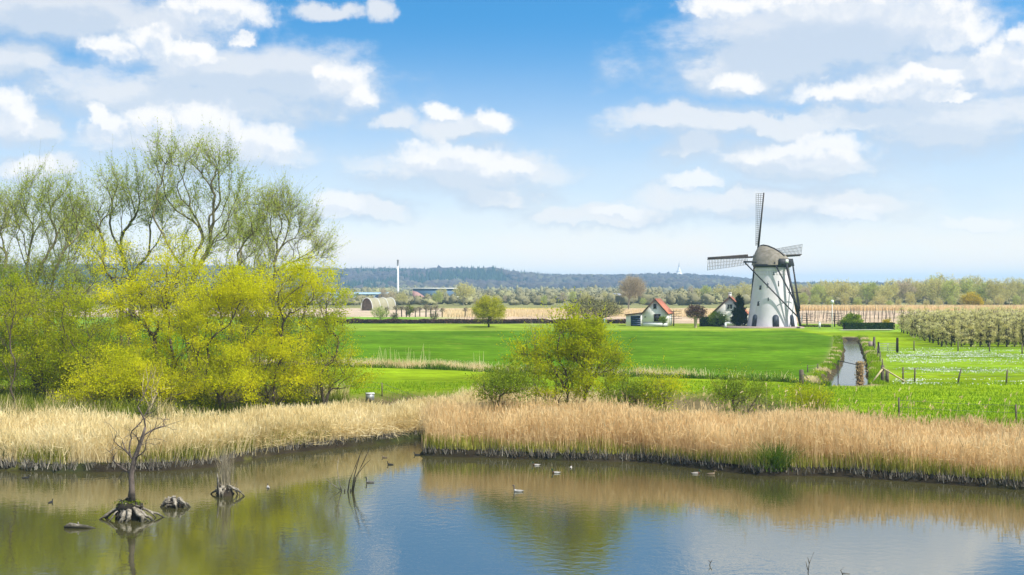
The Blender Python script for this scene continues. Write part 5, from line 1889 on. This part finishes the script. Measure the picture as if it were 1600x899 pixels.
# braced corner posts
br = thing('braced_fence_corner', 'pair of thick weathered posts with two pale slanting braces beside the ditch', 'fence', G(1379, 598))
for dx, hh_ in ((0, 1.35), (0.42, 1.0)):
    mb = MB(); mb.tube([(dx, dx * 0.6, -.2), (dx, dx * .6, hh_)], [0.15, 0.13], 7); mb.build('post', M['post'], br)
mb = MB(); mb.tube([(-0.05, -0.1, 1.15), (1.75, -0.2, 0.05)], [0.065, 0.06], 6); mb.build('brace', M['post_pale'], br)
mb = MB(); mb.tube([(-0.05, -0.1, 1.05), (-1.0, -0.5, 0.0)], [0.07, 0.06], 6); mb.build('brace', M['post_pale'], br)
tp = thing('gate_post', 'thick short weathered post standing among weeds left of the ditch', 'post', G(1252, 601))
mb = MB(); mb.tube([(0, 0, -.2), (0.02, 0, 0.6), (0, 0, 1.1)], [0.2, 0.18, 0.17], 8); mb.build('post', M['post'], tp)
mb = MB(); mb.beam((0.1, 0, 0.9), (0.55, 0.1, 0.4), 0.05); mb.build('rail', M['post'], tp)
tp = thing('thin_post', 'thin dark stake at the left edge of the ditch water', 'post', G(1312, 600))
mb = MB(); mb.tube([(0, 0, -.3), (0.03, 0, 0.75)], [0.06, 0.05], 6); mb.build('post', M['post'], tp)
# old weedy pile in the ditch with a plank
pp = P(1343.5, 601, 1.25)
pile = thing('ditch_pile', 'stout weed-covered pile standing in the water ditch', 'post', (pp.x, pp.y, 1.0))
rng = np.random.default_rng(150)
mb = MB()
mb.tube([(0, 0, -.3), (0.02, 0, 0.6), (-0.03, 0, 1.2), (0.0, 0, 2.0)], [0.3, 0.27, 0.27, 0.3], 10)
mb.build('trunk', M['bark'], pile)
cen = np.stack([rng.normal(0, 0.17, 1600), rng.normal(0, 0.17, 1600) - 0.12, rng.uniform(0.2, 2.1, 1600)], -1)
mb = MB(); leaf_quads(mb, cen, 0.13, rng, 0.4, tint=rng.random(1600) * 0.5); mb.build('dry_weeds', M['reed'], pile)
pk = thing('ditch_plank', 'dark thin plank reaching from the bank to the weed-covered pile', 'plank', (pp.x, pp.y, 1.0))
mb = MB(); mb.beam((-1.35, 1.5, 2.05), (0.0, 0.25, 1.75), 0.10, 0.05); mb.build('board', M['tar'], pk)
mb = MB(); mb.beam((-1.35, 1.5, -0.3), (-1.35, 1.5, 2.05), 0.06, 0.06); mb.build('leg', M['tar'], pk)

# white box among the reeds
bp = P(578, 636, 1.2)
bx = thing('white_box', 'small whitish metal box half hidden in the reeds right of the yellow bushes', 'box', (bp.x, bp.y, 1.2))
mb = MB(); mb.box((0, 0, 0.62), (0.5, 0.4, 0.45), 0.3); mb.build('body', M['metal'], bx)
mb = MB(); mb.box((0, 0, 0.87), (0.56, 0.46, 0.05), 0.3); mb.build('lid', M['white'], bx)
mb = MB(); mb.box((0, 0, 0.22), (0.12, 0.12, 0.5)); mb.build('stand', M['post'], bx)

# ------------------------------------------------------------------ tall willows on the left
def stem_set(rng, n, spread, h, lean=0.0):
    out = []
    for i in range(n):
        a = rng.uniform(0, 2 * math.pi) if n > 1 else 0
        r_ = rng.uniform(0.3, 1) * spread
        x, y = math.cos(a) * r_, math.sin(a) * r_ * 0.6
        out.append([(x * 0.15, y * 0.15, -0.3), (x * 0.4 + rng.normal(0, .1), y * .4, h * 0.33), (x * 0.75 + rng.normal(0, .15), y * .75, h * 0.66), (x + lean * h, y, h)])
    return out


def willow(px, Y_, top, wpx, label, seed, low=430, n_leaf=13000, nt=420, lean=0.0, extra=None, bark='bark_olive', leaf='willow_leaf', rb=0.3, nsh=5000):
    p = PY(px, Y_, 0.0); p.z = float(land_z(np.array([p.x]), np.array([p.y]))[0]) - 0.1
    H_ = ZP(top, Y_) - p.z
    w_ = wpx / F * Y_
    zl = ZP(low, Y_) - p.z
    cz = (H_ + zl) / 2; rz_ = (H_ - zl) / 2
    rng = np.random.default_rng(seed)
    ells = [(0, 0, cz + rz_ * 0.15, w_ / 2, w_ / 2.6, rz_ * 0.85, 5), (w_ * 0.1, 0, H_ * 0.45, w_ * 0.42, w_ * 0.35, H_ * 0.22, 2)]
    if extra:
        ells = []
        for (ex, ey, erx, ery, ew) in extra:       # crown lobes by picture position
            ells.append(((ex - px) / F * Y_, 0, ZP(ey, Y_) - p.z, erx / F * Y_, erx / F * Y_ * 0.8, ery / F * Y_, ew))
    return make_tree('willow', label, 'tree', p, ells, stem_set(rng, 3, w_ * 0.16, H_ * 0.38, lean), M[bark], M[leaf], seed, int(nt * 0.75), int(nsh * 0.65), 1.0, int(n_leaf * 0.95), 0.10,
                     rb * 0.62, 0.010, 0.6, 0.011, 0.12, shell=0.6, up=0.6, kpath=0.34, clump=0, sag=0.0, e=1.85, spray=420, spray_len=1.8)


willow(62, 88, 268, 130, 'airy willow with thin crown at the left, second tall tree from the picture edge', 201, extra=[(75, 320, 60, 52, 4), (35, 350, 45, 45, 2), (110, 340, 35, 50, 2), (60, 430, 60, 50, 3)])
willow(195, 90, 250, 150, 'airy willow with forked grey limbs between the highest tree and the left one', 202, extra=[(195, 300, 50, 48, 4), (150, 340, 45, 45, 3), (240, 330, 50, 50, 3), (190, 410, 70, 50, 3)])
willow(300, 88, 208, 190, 'highest willow of the group with wide spreading twigs', 203, n_leaf=15000, nt=520, rb=0.38,
       extra=[(262, 255, 42, 44, 3), (325, 258, 48, 40, 4), (370, 310, 55, 45, 3), (285, 320, 60, 50, 3), (330, 380, 85, 50, 3), (400, 350, 30, 40, 1)])
willow(445, 90, 290, 110, 'slender willow with sparse fresh leaves right of the highest one', 204, n_leaf=7000, nt=300, rb=0.22,
       extra=[(435, 330, 38, 38, 4), (470, 360, 35, 40, 2), (425, 400, 50, 50, 2), (500, 390, 35, 30, 1.4)])
willow(-25, 86, 300, 110, 'grey willow cut off by the left picture edge', 205, extra=[(-20, 340, 50, 50, 4), (-10, 430, 50, 60, 3)], n_leaf=9000, nt=300)
willow(110, 96, 330, 90, 'thin willow pole behind the two left willows', 206, extra=[(115, 370, 50, 40, 4), (120, 440, 60, 50, 3)], n_leaf=5000, nt=200, rb=0.18)
willow(385, 98, 330, 90, 'thin background willow behind the highest tree', 207, extra=[(385, 370, 45, 38, 4), (390, 440, 70, 50, 3)], n_leaf=5000, nt=200, rb=0.18)


# ------------------------------------------------------------------ yellow-green shrubs
def shrub(px, Y_, label, lobes, seed, leaf='yellow_leaf', n_leaf=16000, nt=260, name='flowering_shrub', clump=240, size=0.105, rb=0.12, cat='shrub', base_spread=0.6, bark='bark', nsh=1000, cr=0.32):
    p = PY(px, Y_, 0.0); p.z = float(land_z(np.array([p.x]), np.array([p.y]))[0]) - 0.1
    ells = []
    for (ex, ey, erx, ery, ew) in lobes:
        ells.append(((ex - px) / F * Y_, 0, ZP(ey, Y_) - p.z, erx / F * Y_, erx / F * Y_ * 0.7, ery / F * Y_, ew))
    H_ = max(e[2] + e[5] for e in ells)
    rng = np.random.default_rng(seed)
    return make_tree(name, label, cat, p, ells, stem_set(rng, 5, base_spread, H_ * 0.25), M[bark], M[leaf], seed, nt, nsh, 0.7, int(n_leaf * 1.5), size,
                     rb * 0.85, 0.008, 0.45, 0.010, 0.12, shell=0.45, up=0.5, kpath=0.18, clump=clump, clump_r=cr, e=1.95, spray=int(n_leaf / 26), spray_len=1.5)


shrub(255, 79, 'tallest yellow-green shrub with a forked dark stem below the highest willow', [(265, 500, 75, 70, 5), (210, 470, 60, 55, 3), (280, 420, 50, 50, 2), (250, 590, 90, 50, 4), (160, 400, 45, 35, 1)], 301, n_leaf=20000, nt=380, clump=330, rb=0.2, base_spread=1.2)
shrub(140, 77, 'broad yellow-green shrub left of the bare forked trunk', [(140, 560, 75, 60, 4), (110, 500, 55, 50, 2), (190, 590, 60, 45, 3)], 302, leaf='lime_leaf')
shrub(345, 75, 'bright yellow shrub in front of the group, behind the middle stump', [(345, 590, 70, 50, 4), (320, 510, 55, 55, 3), (360, 460, 45, 40, 1.5)], 303, n_leaf=18000)
shrub(425, 77, 'bright yellow shrub with rising arched branches at the right of the group', [(420, 560, 65, 60, 4), (400, 480, 65, 55, 3), (465, 450, 55, 45, 2.5), (455, 600, 55, 35, 2)], 304, n_leaf=19000, nt=340, clump=300)
shrub(505, 79, 'lighter loose shrub reaching out over the corn field at the right end of the group', [(495, 480, 45, 45, 2), (515, 560, 38, 60, 3), (480, 610, 45, 30, 1.6), (545, 590, 22, 24, 0.6)], 305, n_leaf=9000, nt=220, clump=200, leaf='lime_leaf')
shrub(55, 78, 'yellow-green shrub at the left picture side above the straw reeds', [(60, 560, 60, 60, 3), (30, 500, 50, 60, 2), (90, 610, 50, 30, 2)], 306, leaf='lime_leaf')
shrub(205, 74, 'low bright yellow shrub above the straw reeds behind the dead tree', [(200, 600, 60, 38, 3), (250, 620, 50, 28, 2), (150, 615, 50, 30, 2)], 307, n_leaf=12000, clump=200)
shrub(-20, 80, 'green shrub cut off by the left picture edge', [(-15, 560, 45, 70, 3), (0, 480, 40, 60, 2)], 308, leaf='mid_leaf', n_leaf=9000)
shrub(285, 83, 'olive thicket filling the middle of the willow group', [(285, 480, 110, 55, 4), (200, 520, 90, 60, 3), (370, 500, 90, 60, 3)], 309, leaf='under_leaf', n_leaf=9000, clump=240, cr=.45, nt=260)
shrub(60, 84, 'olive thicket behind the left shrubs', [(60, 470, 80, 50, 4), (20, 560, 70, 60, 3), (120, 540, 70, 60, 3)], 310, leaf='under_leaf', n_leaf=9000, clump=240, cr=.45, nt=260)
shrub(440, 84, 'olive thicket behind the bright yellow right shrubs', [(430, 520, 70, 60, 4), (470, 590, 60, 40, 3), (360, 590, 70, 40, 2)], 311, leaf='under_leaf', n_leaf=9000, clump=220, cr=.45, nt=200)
# bare dead saplings before the shrubs
shrub(22, 73, 'bare grey sapling with arching twigs in front of the left shrubs', [(15, 540, 38, 60, 3), (30, 470, 30, 40, 2)], 312, n_leaf=0, name='bare_sapling', nt=60, rb=0.06, bark='bark', nsh=260, base_spread=0.4)
shrub(236, 71, 'pale bare sapling standing in the straw reeds behind the dead tree', [(240, 600, 25, 30, 3)], 313, n_leaf=0, name='bare_sapling', nt=26, rb=0.06, bark='post_pale', nsh=60, base_spread=0.2)

# centre bush and its neighbours, behind the right reeds
shrub(893, 72, 'large yellow-green bush standing alone behind the reeds in the middle', [(895, 555, 46, 46, 4), (838, 560, 34, 26, 2.4), (945, 572, 36, 30, 2.4), (888, 512, 24, 26, 1.8), (922, 530, 24, 22, 1.0), (884, 602, 62, 32, 3.0)], 320, leaf='lime_leaf', n_leaf=14500, nt=380, clump=230,
      rb=0.14, base_spread=0.9, size=0.11, cr=0.26, name='round_bush', cat='bush', nsh=2200)
shrub(780, 71, 'low green bush left of the large centre bush', [(778, 614, 30, 20, 3), (812, 606, 24, 20, 2)], 321, leaf='mid_leaf', n_leaf=4200, nt=90, clump=80, name='low_bush', cat='bush', nsh=500, rb=.07, size=.10)
shrub(975, 71, 'low loose bush right of the large centre bush', [(980, 624, 34, 15, 3)], 322, leaf='mid_leaf', n_leaf=3500, nt=80, clump=90, name='low_bush', cat='bush', nsh=400, rb=.06, size=.10)
shrub(1030, 71, 'small upright yellow-green bush in the reeds right of the centre bush', [(1030, 618, 24, 26, 3)], 323, leaf='lime_leaf', n_leaf=2400, nt=60, clump=60, name='low_bush', cat='bush', nsh=300, rb=.06, size=.10)
shrub(1145, 70, 'rounded green bush in the reeds below the windmill', [(1145, 619, 30, 20, 3), (1185, 626, 22, 13, 1)], 324, leaf='mid_leaf', n_leaf=2600, nt=90, clump=60, name='low_bush', cat='bush', nsh=500, rb=.07, size=.10)
shrub(1270, 70, 'low yellow-green bush in the reeds left of the ditch', [(1270, 634, 24, 14, 3)], 325, leaf='lime_leaf', n_leaf=2200, nt=60, clump=60, name='low_bush', cat='bush', nsh=300, rb=.06, size=.10)
shrub(840, 73, 'bare grey bush crown sticking out behind the centre bush', [(838, 520, 16, 28, 3)], 326, n_leaf=0, name='bare_sapling', nt=26, rb=0.07, bark='twig', nsh=90, base_spread=0.1)

# ------------------------------------------------------------------ stumps and dead wood in the pond
def roots(parent, rng, n, r0, z0, reach, mat, flat=0.6, thick=0.06, start=0.1):
    for i in range(n):
        a = rng.uniform(0, 2 * math.pi)
        rr_ = reach * rng.uniform(0.45, 1.25)
        st_ = start * rng.uniform(0.6, 3.0)
        zt = z0 * rng.uniform(0.55, 1.05)
        th_ = thick * rng.uniform(0.5, 1.5)
        pts = []
        curl_ = rng.normal(0, 0.25); pw = rng.uniform(0.8, 2.2)
        for k in range(7):
            s_ = k / 6
            rad_ = st_ + max(rr_ - st_, 0.15) * s_
            zz_ = zt * (1 - s_ ** pw) - 0.10 * s_ * (rng.random() < 0.8) + rng.normal(0, 0.02)
            aa = a + curl_ * s_ + rng.normal(0, 0.05)
            pts.append((rad_ * math.cos(aa), rad_ * math.sin(aa) * flat, zz_))
        mb = MB(); mb.tube(pts, [th_ * (1.3 - 0.8 * k / 6) * rng.uniform(.75, 1.25) for k in range(7)], 6, flat=0.7)
        mb.build('root', mat, parent)
        if rng.random() < 0.5:
            j = int(rng.integers(2, 5))
            pts2 = [pts[j], (pts[j][0] * 1.2 + rng.normal(0, .08), pts[j][1] * 1.3 + rng.normal(0, .08), pts[j][2] * 0.6), (pts[j][0] * 1.35 + rng.normal(0, .15), pts[j][1] * 1.6, -0.08)]
            mb = MB(); mb.tube(pts2, [th_ * .7, th_ * .55, th_ * .25], 5); mb.build('root', mat, parent)


def stump(px, py, label, w_, h_, seed, n=14, core=True, name='root_stump'):
    p = P(px, py, 0)
    o = thing(name, label, 'stump', (p.x, p.y, 0))
    rng = np.random.default_rng(seed)
    mb = MB()
    k = 14
    prof = [(w_ * 0.25, -0.15), (w_ * 0.22, h_ * 0.25), (w_ * 0.17, h_ * 0.55), (w_ * 0.12, h_ * 0.75), (0.03, h_ * 0.85)]
    mb.lathe([(r_, z) for r_, z in prof], k=k)
    v = mb.v[0]; v += rng.normal(0, 0.035, v.shape); v[:, 1] *= 0.6
    mb.build('stump_body', M['mud'], o)
    roots(o, rng, n, 0.1, h_, w_ * 0.58, M['dead_wood'], thick=0.035 + 0.017 * w_)
    # torn splinters and caught reed straw
    k_ = 70
    a_ = np.stack([rng.normal(0, w_ * 0.16, k_), rng.normal(0, w_ * 0.09, k_), rng.uniform(0.15, 0.85, k_) * h_], -1)
    dd_ = rng.normal(0, 1, (k_, 3)); dd_[:, 2] = np.abs(dd_[:, 2]) * 0.9; dd_ /= np.linalg.norm(dd_, axis=1, keepdims=True)
    mb = MB(); strokes(mb, a_, a_ + dd_ * rng.uniform(0.08, 0.28, k_)[:, None], 0.03, rng); mb.build('splinters', M['dead_wood'], o)
    return o


s1 = stump(203, 811, 'big root stump with dark mossy top that carries the dead tree', 2.15, 0.62, 401, 19, name='dead_tree')
s1['label'] = 'dead bare tree leaning from a big dark root stump in the water'; s1['category'] = 'dead tree'
s2 = stump(272, 793, 'low grey root stump between the dead tree and the stump with dry stems', 1.25, 0.42, 402, 15)
s3 = stump(352, 775, 'pale root stump with a bunch of dry stems growing out of it', 1.5, 0.48, 403, 17)
# mossy root plate and leaning trunk on the big one
rng = np.random.default_rng(410)
mb = MB(); mb.lathe([(0.42, 0.2), (0.52, 0.40), (0.50, 0.52), (0.34, 0.64), (0.1, 0.70)], k=22)
v = mb.v[0]; v += rng.normal(0, 0.06, v.shape); v[:, 1] *= 0.65
mb.build('root_plate', M['bark_dark'], s1)
mb = MB()
cen = np.stack([rng.normal(0, 0.24, 900), rng.normal(0, 0.13, 900), 0.55 + rng.random(900) * 0.16], -1)
leaf_quads(mb, cen, 0.07, rng, 0.5); mb.build('moss', M['under_leaf'], s1)
YS = P(203, 811, 0).y
def SP(px, py, dy=0.0):
    return Vector(((px - 800) / F * YS - s1.location.x, dy, ZP(py, YS)))
trunk_pts = [SP(205, 783), SP(206, 765), SP(205, 742), SP(209, 722), SP(216, 702), SP(222, 685), SP(227, 668)]
mb = MB(); mb.tube(trunk_pts, [0.17, 0.115, 0.105, 0.10, 0.085, 0.07, 0.045], 9)
tr_ = mb.build('trunk', M['dead_bark'], s1, smooth=True)
rng = np.random.default_rng(411)
T_ = []
for (cx__, cy__, rx__, ry__, k_) in [(232, 640, 18, 35, 26), (222, 690, 40, 25, 26), (250, 668, 18, 16, 14), (190, 700, 14, 22, 12), (185, 740, 12, 25, 10)]:
    for _ in range(k_):
        T_.append(SP(cx__ + rng.normal(0, rx__ * .6), cy__ + rng.normal(0, ry__ * .6), rng.normal(0, 0.5)))
P_, par, DRR = skeleton([[tuple(q) for q in trunk_pts]], [tuple(q) for q in T_], rng, 0.3, 0.1)
r_, kd = radii(par, 0.10, 0.008, 2.0)
r_[:len(trunk_pts)] = 0.02
mb = MB(); limbs(mb, P_, par, r_, 4, rng=rng)
a_, b__, d_ = shoots(P_, np.nonzero(kd == 0)[0], DRR, 220, 0.35, rng)
strokes(mb, a_, b__, 0.012, rng)
mb.build('branches', M['dead_bark'], s1)

# stems growing out of the right stump
rng = np.random.default_rng(412)
mb = MB()
n = 130
blades(mb, rng.normal(0, 0.14, n), rng.normal(0, 0.1, n), np.full(n, 0.35), rng.uniform(0.9, 1.9, n), 0.014, rng, 0.16, 0.2, 3)
mb.build('dry_stems', M['twig'], s3)
mb = MB(); mb.tube([(-0.28, -0.05, 0.3), (-0.3, -0.05, 0.7), (-0.34, -.05, 0.98)], [0.07, 0.05, 0.02], 6); mb.build('snag', M['dead_wood'], s3)

# floating driftwood
p = P(121, 826, 0)
dw = thing('driftwood', 'low piece of driftwood floating at the lower left', 'driftwood', (p.x, p.y, 0))
mb = MB(); mb.tube([(-0.5, 0, 0.02), (-0.3, 0.05, 0.09), (0.0, 0, 0.07), (0.35, -0.03, 0.05), (0.68, 0, 0.0)], [0.05, 0.11, 0.09, 0.07, 0.015], 8); mb.build('log', M['dead_wood'], dw, smooth=True)
mb = MB(); mb.tube([(0.05, 0, 0.1), (0.02, 0, 0.24)], [0.06, 0.01], 5); mb.tube([(-0.45, 0.02, 0.05), (-0.38, 0, 0.16)], [0.05, 0.015], 5); mb.build('knot', M['dead_wood'], dw)

# thin branches standing out of the water
p = P(546, 769, 0); Yt = p.y
def TP(px, py, dy=0.0):
    return (((px - 546) / F * Yt), dy, ZP(py, Yt) + 0.0)
tw = thing('drowned_branches', 'thin dark branches sticking up out of the middle of the pond', 'branches', (p.x, p.y, 0))
for k, (pts, r0, mt) in enumerate([([(543, 772), (546, 752), (555, 730), (562, 712)], .03, 'bark_dark'), ([(551, 774), (555, 748), (565, 728), (578, 700)], .035, 'bark_dark'),
                       ([(552, 762), (560, 740), (571, 726), (579, 719)], .022, 'bark_dark'), ([(549, 770), (553, 745), (561, 715), (567, 700)], .028, 'bark_dark'),
                       ([(533, 770), (529, 755), (526, 735), (528, 716)], .022, 'dead_wood'), ([(531, 768), (515, 756), (505, 748)], .018, 'dead_wood')]):
    mb = MB(); mb.tube([TP(a__, b___, 0.05 * k) for a__, b___ in pts], np.linspace(r0, r0 * 0.35, len(pts)).tolist(), 5); mb.build('branch', M[mt], tw)
for k, px in enumerate((533, 538, 543, 547, 551)):
    mb = MB(); mb.tube([TP(px, 775, 0.03 * k), TP(px + 0.5, 767 - 2 * (k % 2), 0.03 * k)], [0.045, 0.02], 5); mb.build('stub', M['bark_dark'], tw)
# twigs near the front
for name_, px, py, pts, lb_ in [
        ('forked_twig', 1109, 884, [[(0, 0), (0.02, 0.09), (-0.05, 0.17)], [(0.02, 0.09), (0.08, 0.16)], [(0, 0), (-0.02, -0.05)]], 'tiny forked twig poking out of the water at the bottom centre'),
        ('slim_twig', 1262, 896, [[(0, -.1), (0.05, 0.3), (0.2, 0.66)], [(0.0, 0.1), (-0.06, 0.36)], [(0.05, 0.3), (0.0, 0.5)]], 'slim twig rising from the water at the bottom right'),
        ('hooked_twig', 1318, 898, [[(0, -.05), (-0.09, 0.12), (0.02, 0.22)], [(-0.03, 0.03), (0.2, 0.02)]], 'short hooked twig at the bottom right beside the slim twig')]:
    p = P(px, py, 0)
    o = thing(name_, lb_, 'twig', (p.x, p.y, 0))
    mb = MB()
    for ps in pts:
        mb.tube([(u, 0, v) for u, v in ps], np.linspace(0.016, 0.007, len(ps)).tolist(), 5)
    mb.build('stem', M['bark'], o)

# fallen branches on the bank
for px, py, ps, lb_ in [(705, 712, [(-0.5, 0.35), (0.0, 0.25), (0.5, -0.02)], 'pale fallen branch at the left tip of the right reed bank'),
                        (1352, 744, [(-0.9, 0.12), (-0.3, 0.34), (0.4, 0.32), (0.9, 0.2)], 'pale fallen branch lying on the edge of the right bank'),
                        (672, 708, [(-0.2, 0.5), (0.1, 0.3), (0.3, 0.0)], 'short pale root hanging from the tip of the right bank')]:
    p = P(px, py, 0)
    o = thing('fallen_branch', lb_, 'branch', (p.x, p.y - 0.35, 0))
    mb = MB(); mb.tube([(u, 0.1 * i, v) for i, (u, v) in enumerate(ps)], np.linspace(0.05, 0.02, len(ps)).tolist(), 6); mb.build('stick', M['dead_wood'], o)


# ------------------------------------------------------------------ water birds
def bird_mat(name, body, head, bill, wing, breast):
    return [plain(name + k, c_, tuple(x * 0.75 for x in c_), 12, 0.7) for k, c_ in (('_body', body), ('_head', head), ('_bill', bill), ('_wing', wing), ('_breast', breast))]


def bird(px, py, L_, heading, label, kind, name='duck', cat='duck', neck=1.0):
    """one continuous body lofted tail - back - breast - neck - head - bill; L_ body length in metres"""
    cols = BIRDS[kind]
    p = P(px, py, 0)
    o = MB()
    # stations: x along the body, z, half width, half height, material
    st = [(-0.56, 0.17, 0.01, 0.008, 3), (-0.48, 0.145, 0.05, 0.03, 3), (-0.34, 0.10, 0.12, 0.085, 0), (-0.15, 0.085, 0.175, 0.135, 0), (0.05, 0.085, 0.185, 0.145, 0),
          (0.22, 0.10, 0.165, 0.14, 4), (0.34, 0.15, 0.12, 0.12, 4), (0.385, 0.23 , 0.07, 0.075, 1), (0.39, 0.23 + 0.10 * neck, 0.052, 0.055, 1),
          (0.40, 0.25 + 0.17 * neck, 0.055, 0.06, 1), (0.44, 0.29 + 0.19 * neck, 0.066, 0.07, 1), (0.50, 0.29 + 0.185 * neck, 0.06, 0.062, 1), (0.55, 0.27 + 0.18 * neck, 0.03, 0.026, 2), (0.64, 0.255 + 0.175 * neck, 0.022, 0.010, 2)]
    K_ = 10
    V, Q, MI = [], [], []
    n = len(st)
    C_ = [Vector((s_[0], 0, s_[1])) for s_ in st]
    for i, s_ in enumerate(st):
        d = (C_[min(i + 1, n - 1)] - C_[max(i - 1, 0)]).normalized()
        sx = Vector((0, 1, 0)); up = sx.cross(d) * -1
        for j in range(K_):
            t_ = 2 * math.pi * j / K_
            V.append(tuple((C_[i] + sx * math.cos(t_) * s_[2] + up * math.sin(t_) * s_[3]) * L_))
    for i in range(n - 1):
        o.add(np.zeros((0, 3)), tint=np.zeros(0))
        for j in range(K_):
            Q.append(((i * K_ + j, i * K_ + (j + 1) % K_, (i + 1) * K_ + (j + 1) % K_, (i + 1) * K_ + j), st[i][4] if not (st[i][4] == 0 and 1 <= j <= 4) else 3))
    o = MB()
    o.v.append(np.array(V, dtype=np.float32)); o.tint.append(np.full(len(V), .5, dtype=np.float32)); o.n = len(V)
    o.q.append(np.array([q_[0] for q_ in Q])); o.mq.append(np.array([q_[1] for q_ in Q], dtype=np.int32))
    b_ = o.build(name, cols, smooth=True)
    b_.location = (p.x, p.y, -0.015); b_.rotation_euler = (0, 0, heading)
    tag(b_, label, cat)
    return b_


BIRDS = {
    'coot': bird_mat('coot', (0.02, 0.02, 0.022), (0.012, 0.012, 0.014), (0.75, 0.72, 0.68), (0.018, 0.018, 0.02), (0.02, 0.02, 0.022)),
    'mallard': bird_mat('mallard', (0.46, 0.44, 0.41), (0.01, 0.045, 0.03), (0.45, 0.40, 0.08), (0.30, 0.27, 0.24), (0.12, 0.06, 0.035)),
    'hen': bird_mat('hen', (0.20, 0.145, 0.09), (0.17, 0.12, 0.075), (0.30, 0.18, 0.06), (0.14, 0.10, 0.065), (0.22, 0.16, 0.10)),
    'grey': bird_mat('grey', (0.40, 0.38, 0.35), (0.14, 0.11, 0.09), (0.35, 0.20, 0.12), (0.28, 0.26, 0.24), (0.50, 0.48, 0.45)),
    'pale': bird_mat('pale', (0.66, 0.63, 0.58), (0.10, 0.07, 0.06), (0.25, 0.2, 0.15), (0.40, 0.37, 0.34), (0.72, 0.70, 0.66)),
    'goose': bird_mat('goose', (0.16, 0.15, 0.14), (0.03, 0.03, 0.03), (0.02, 0.02, 0.02), (0.09, 0.085, 0.08), (0.20, 0.19, 0.18)),
}
bird(40, 748, 0.36, 0.1, 'dark coot swimming right near the left bank at the picture edge', 'coot', 'coot', 'coot', 0.7)
bird(79, 786, 0.32, 1.3, 'dark coot seen from behind, left of the dead tree', 'coot', 'coot', 'coot', 0.7)
bird(419, 763, 0.38, 1.9, 'pale duck right of the stump with dry stems', 'pale', neck=0.7)
bird(578, 755, 0.42, math.pi - 0.2, 'dark goose with raised neck right of the thin branches', 'goose', 'goose', 'goose', 1.7)
bird(601, 716, 0.32, 2.8, 'small brown duck far in the inlet beside the black coot', 'hen', neck=0.6)
bird(610, 727, 0.36, math.pi - 0.3, 'black coot in the inlet below the brown duck', 'coot', 'coot', 'coot', 0.8)
bird(652, 712, 0.38, math.pi, 'black coot at the tip of the right reed bank', 'coot', 'coot', 'coot', 0.6)
bird(810, 769, 0.48, math.pi - 0.1, 'grey goose with upright neck in the middle of the open water', 'grey', 'goose', 'goose', 1.7)
bird(838, 728, 0.42, math.pi + 0.05, 'mallard drake nearest the right bank, swimming left', 'mallard', neck=0.9)
bird(869, 740, 0.45, math.pi, 'mallard drake swimming left between the grey goose and the resting white duck', 'mallard', neck=0.9)
bird(892, 732, 0.36, 1.4, 'whitish resting duck right of the two drakes', 'pale', neck=0.2)
bird(1087, 741, 0.44, 0.1, 'mallard drake swimming right close under the right bank', 'mallard', neck=0.8)
bird(1111, 742, 0.42, 0.05, 'brown duck just ahead of the drake under the right bank', 'hen', neck=0.8)
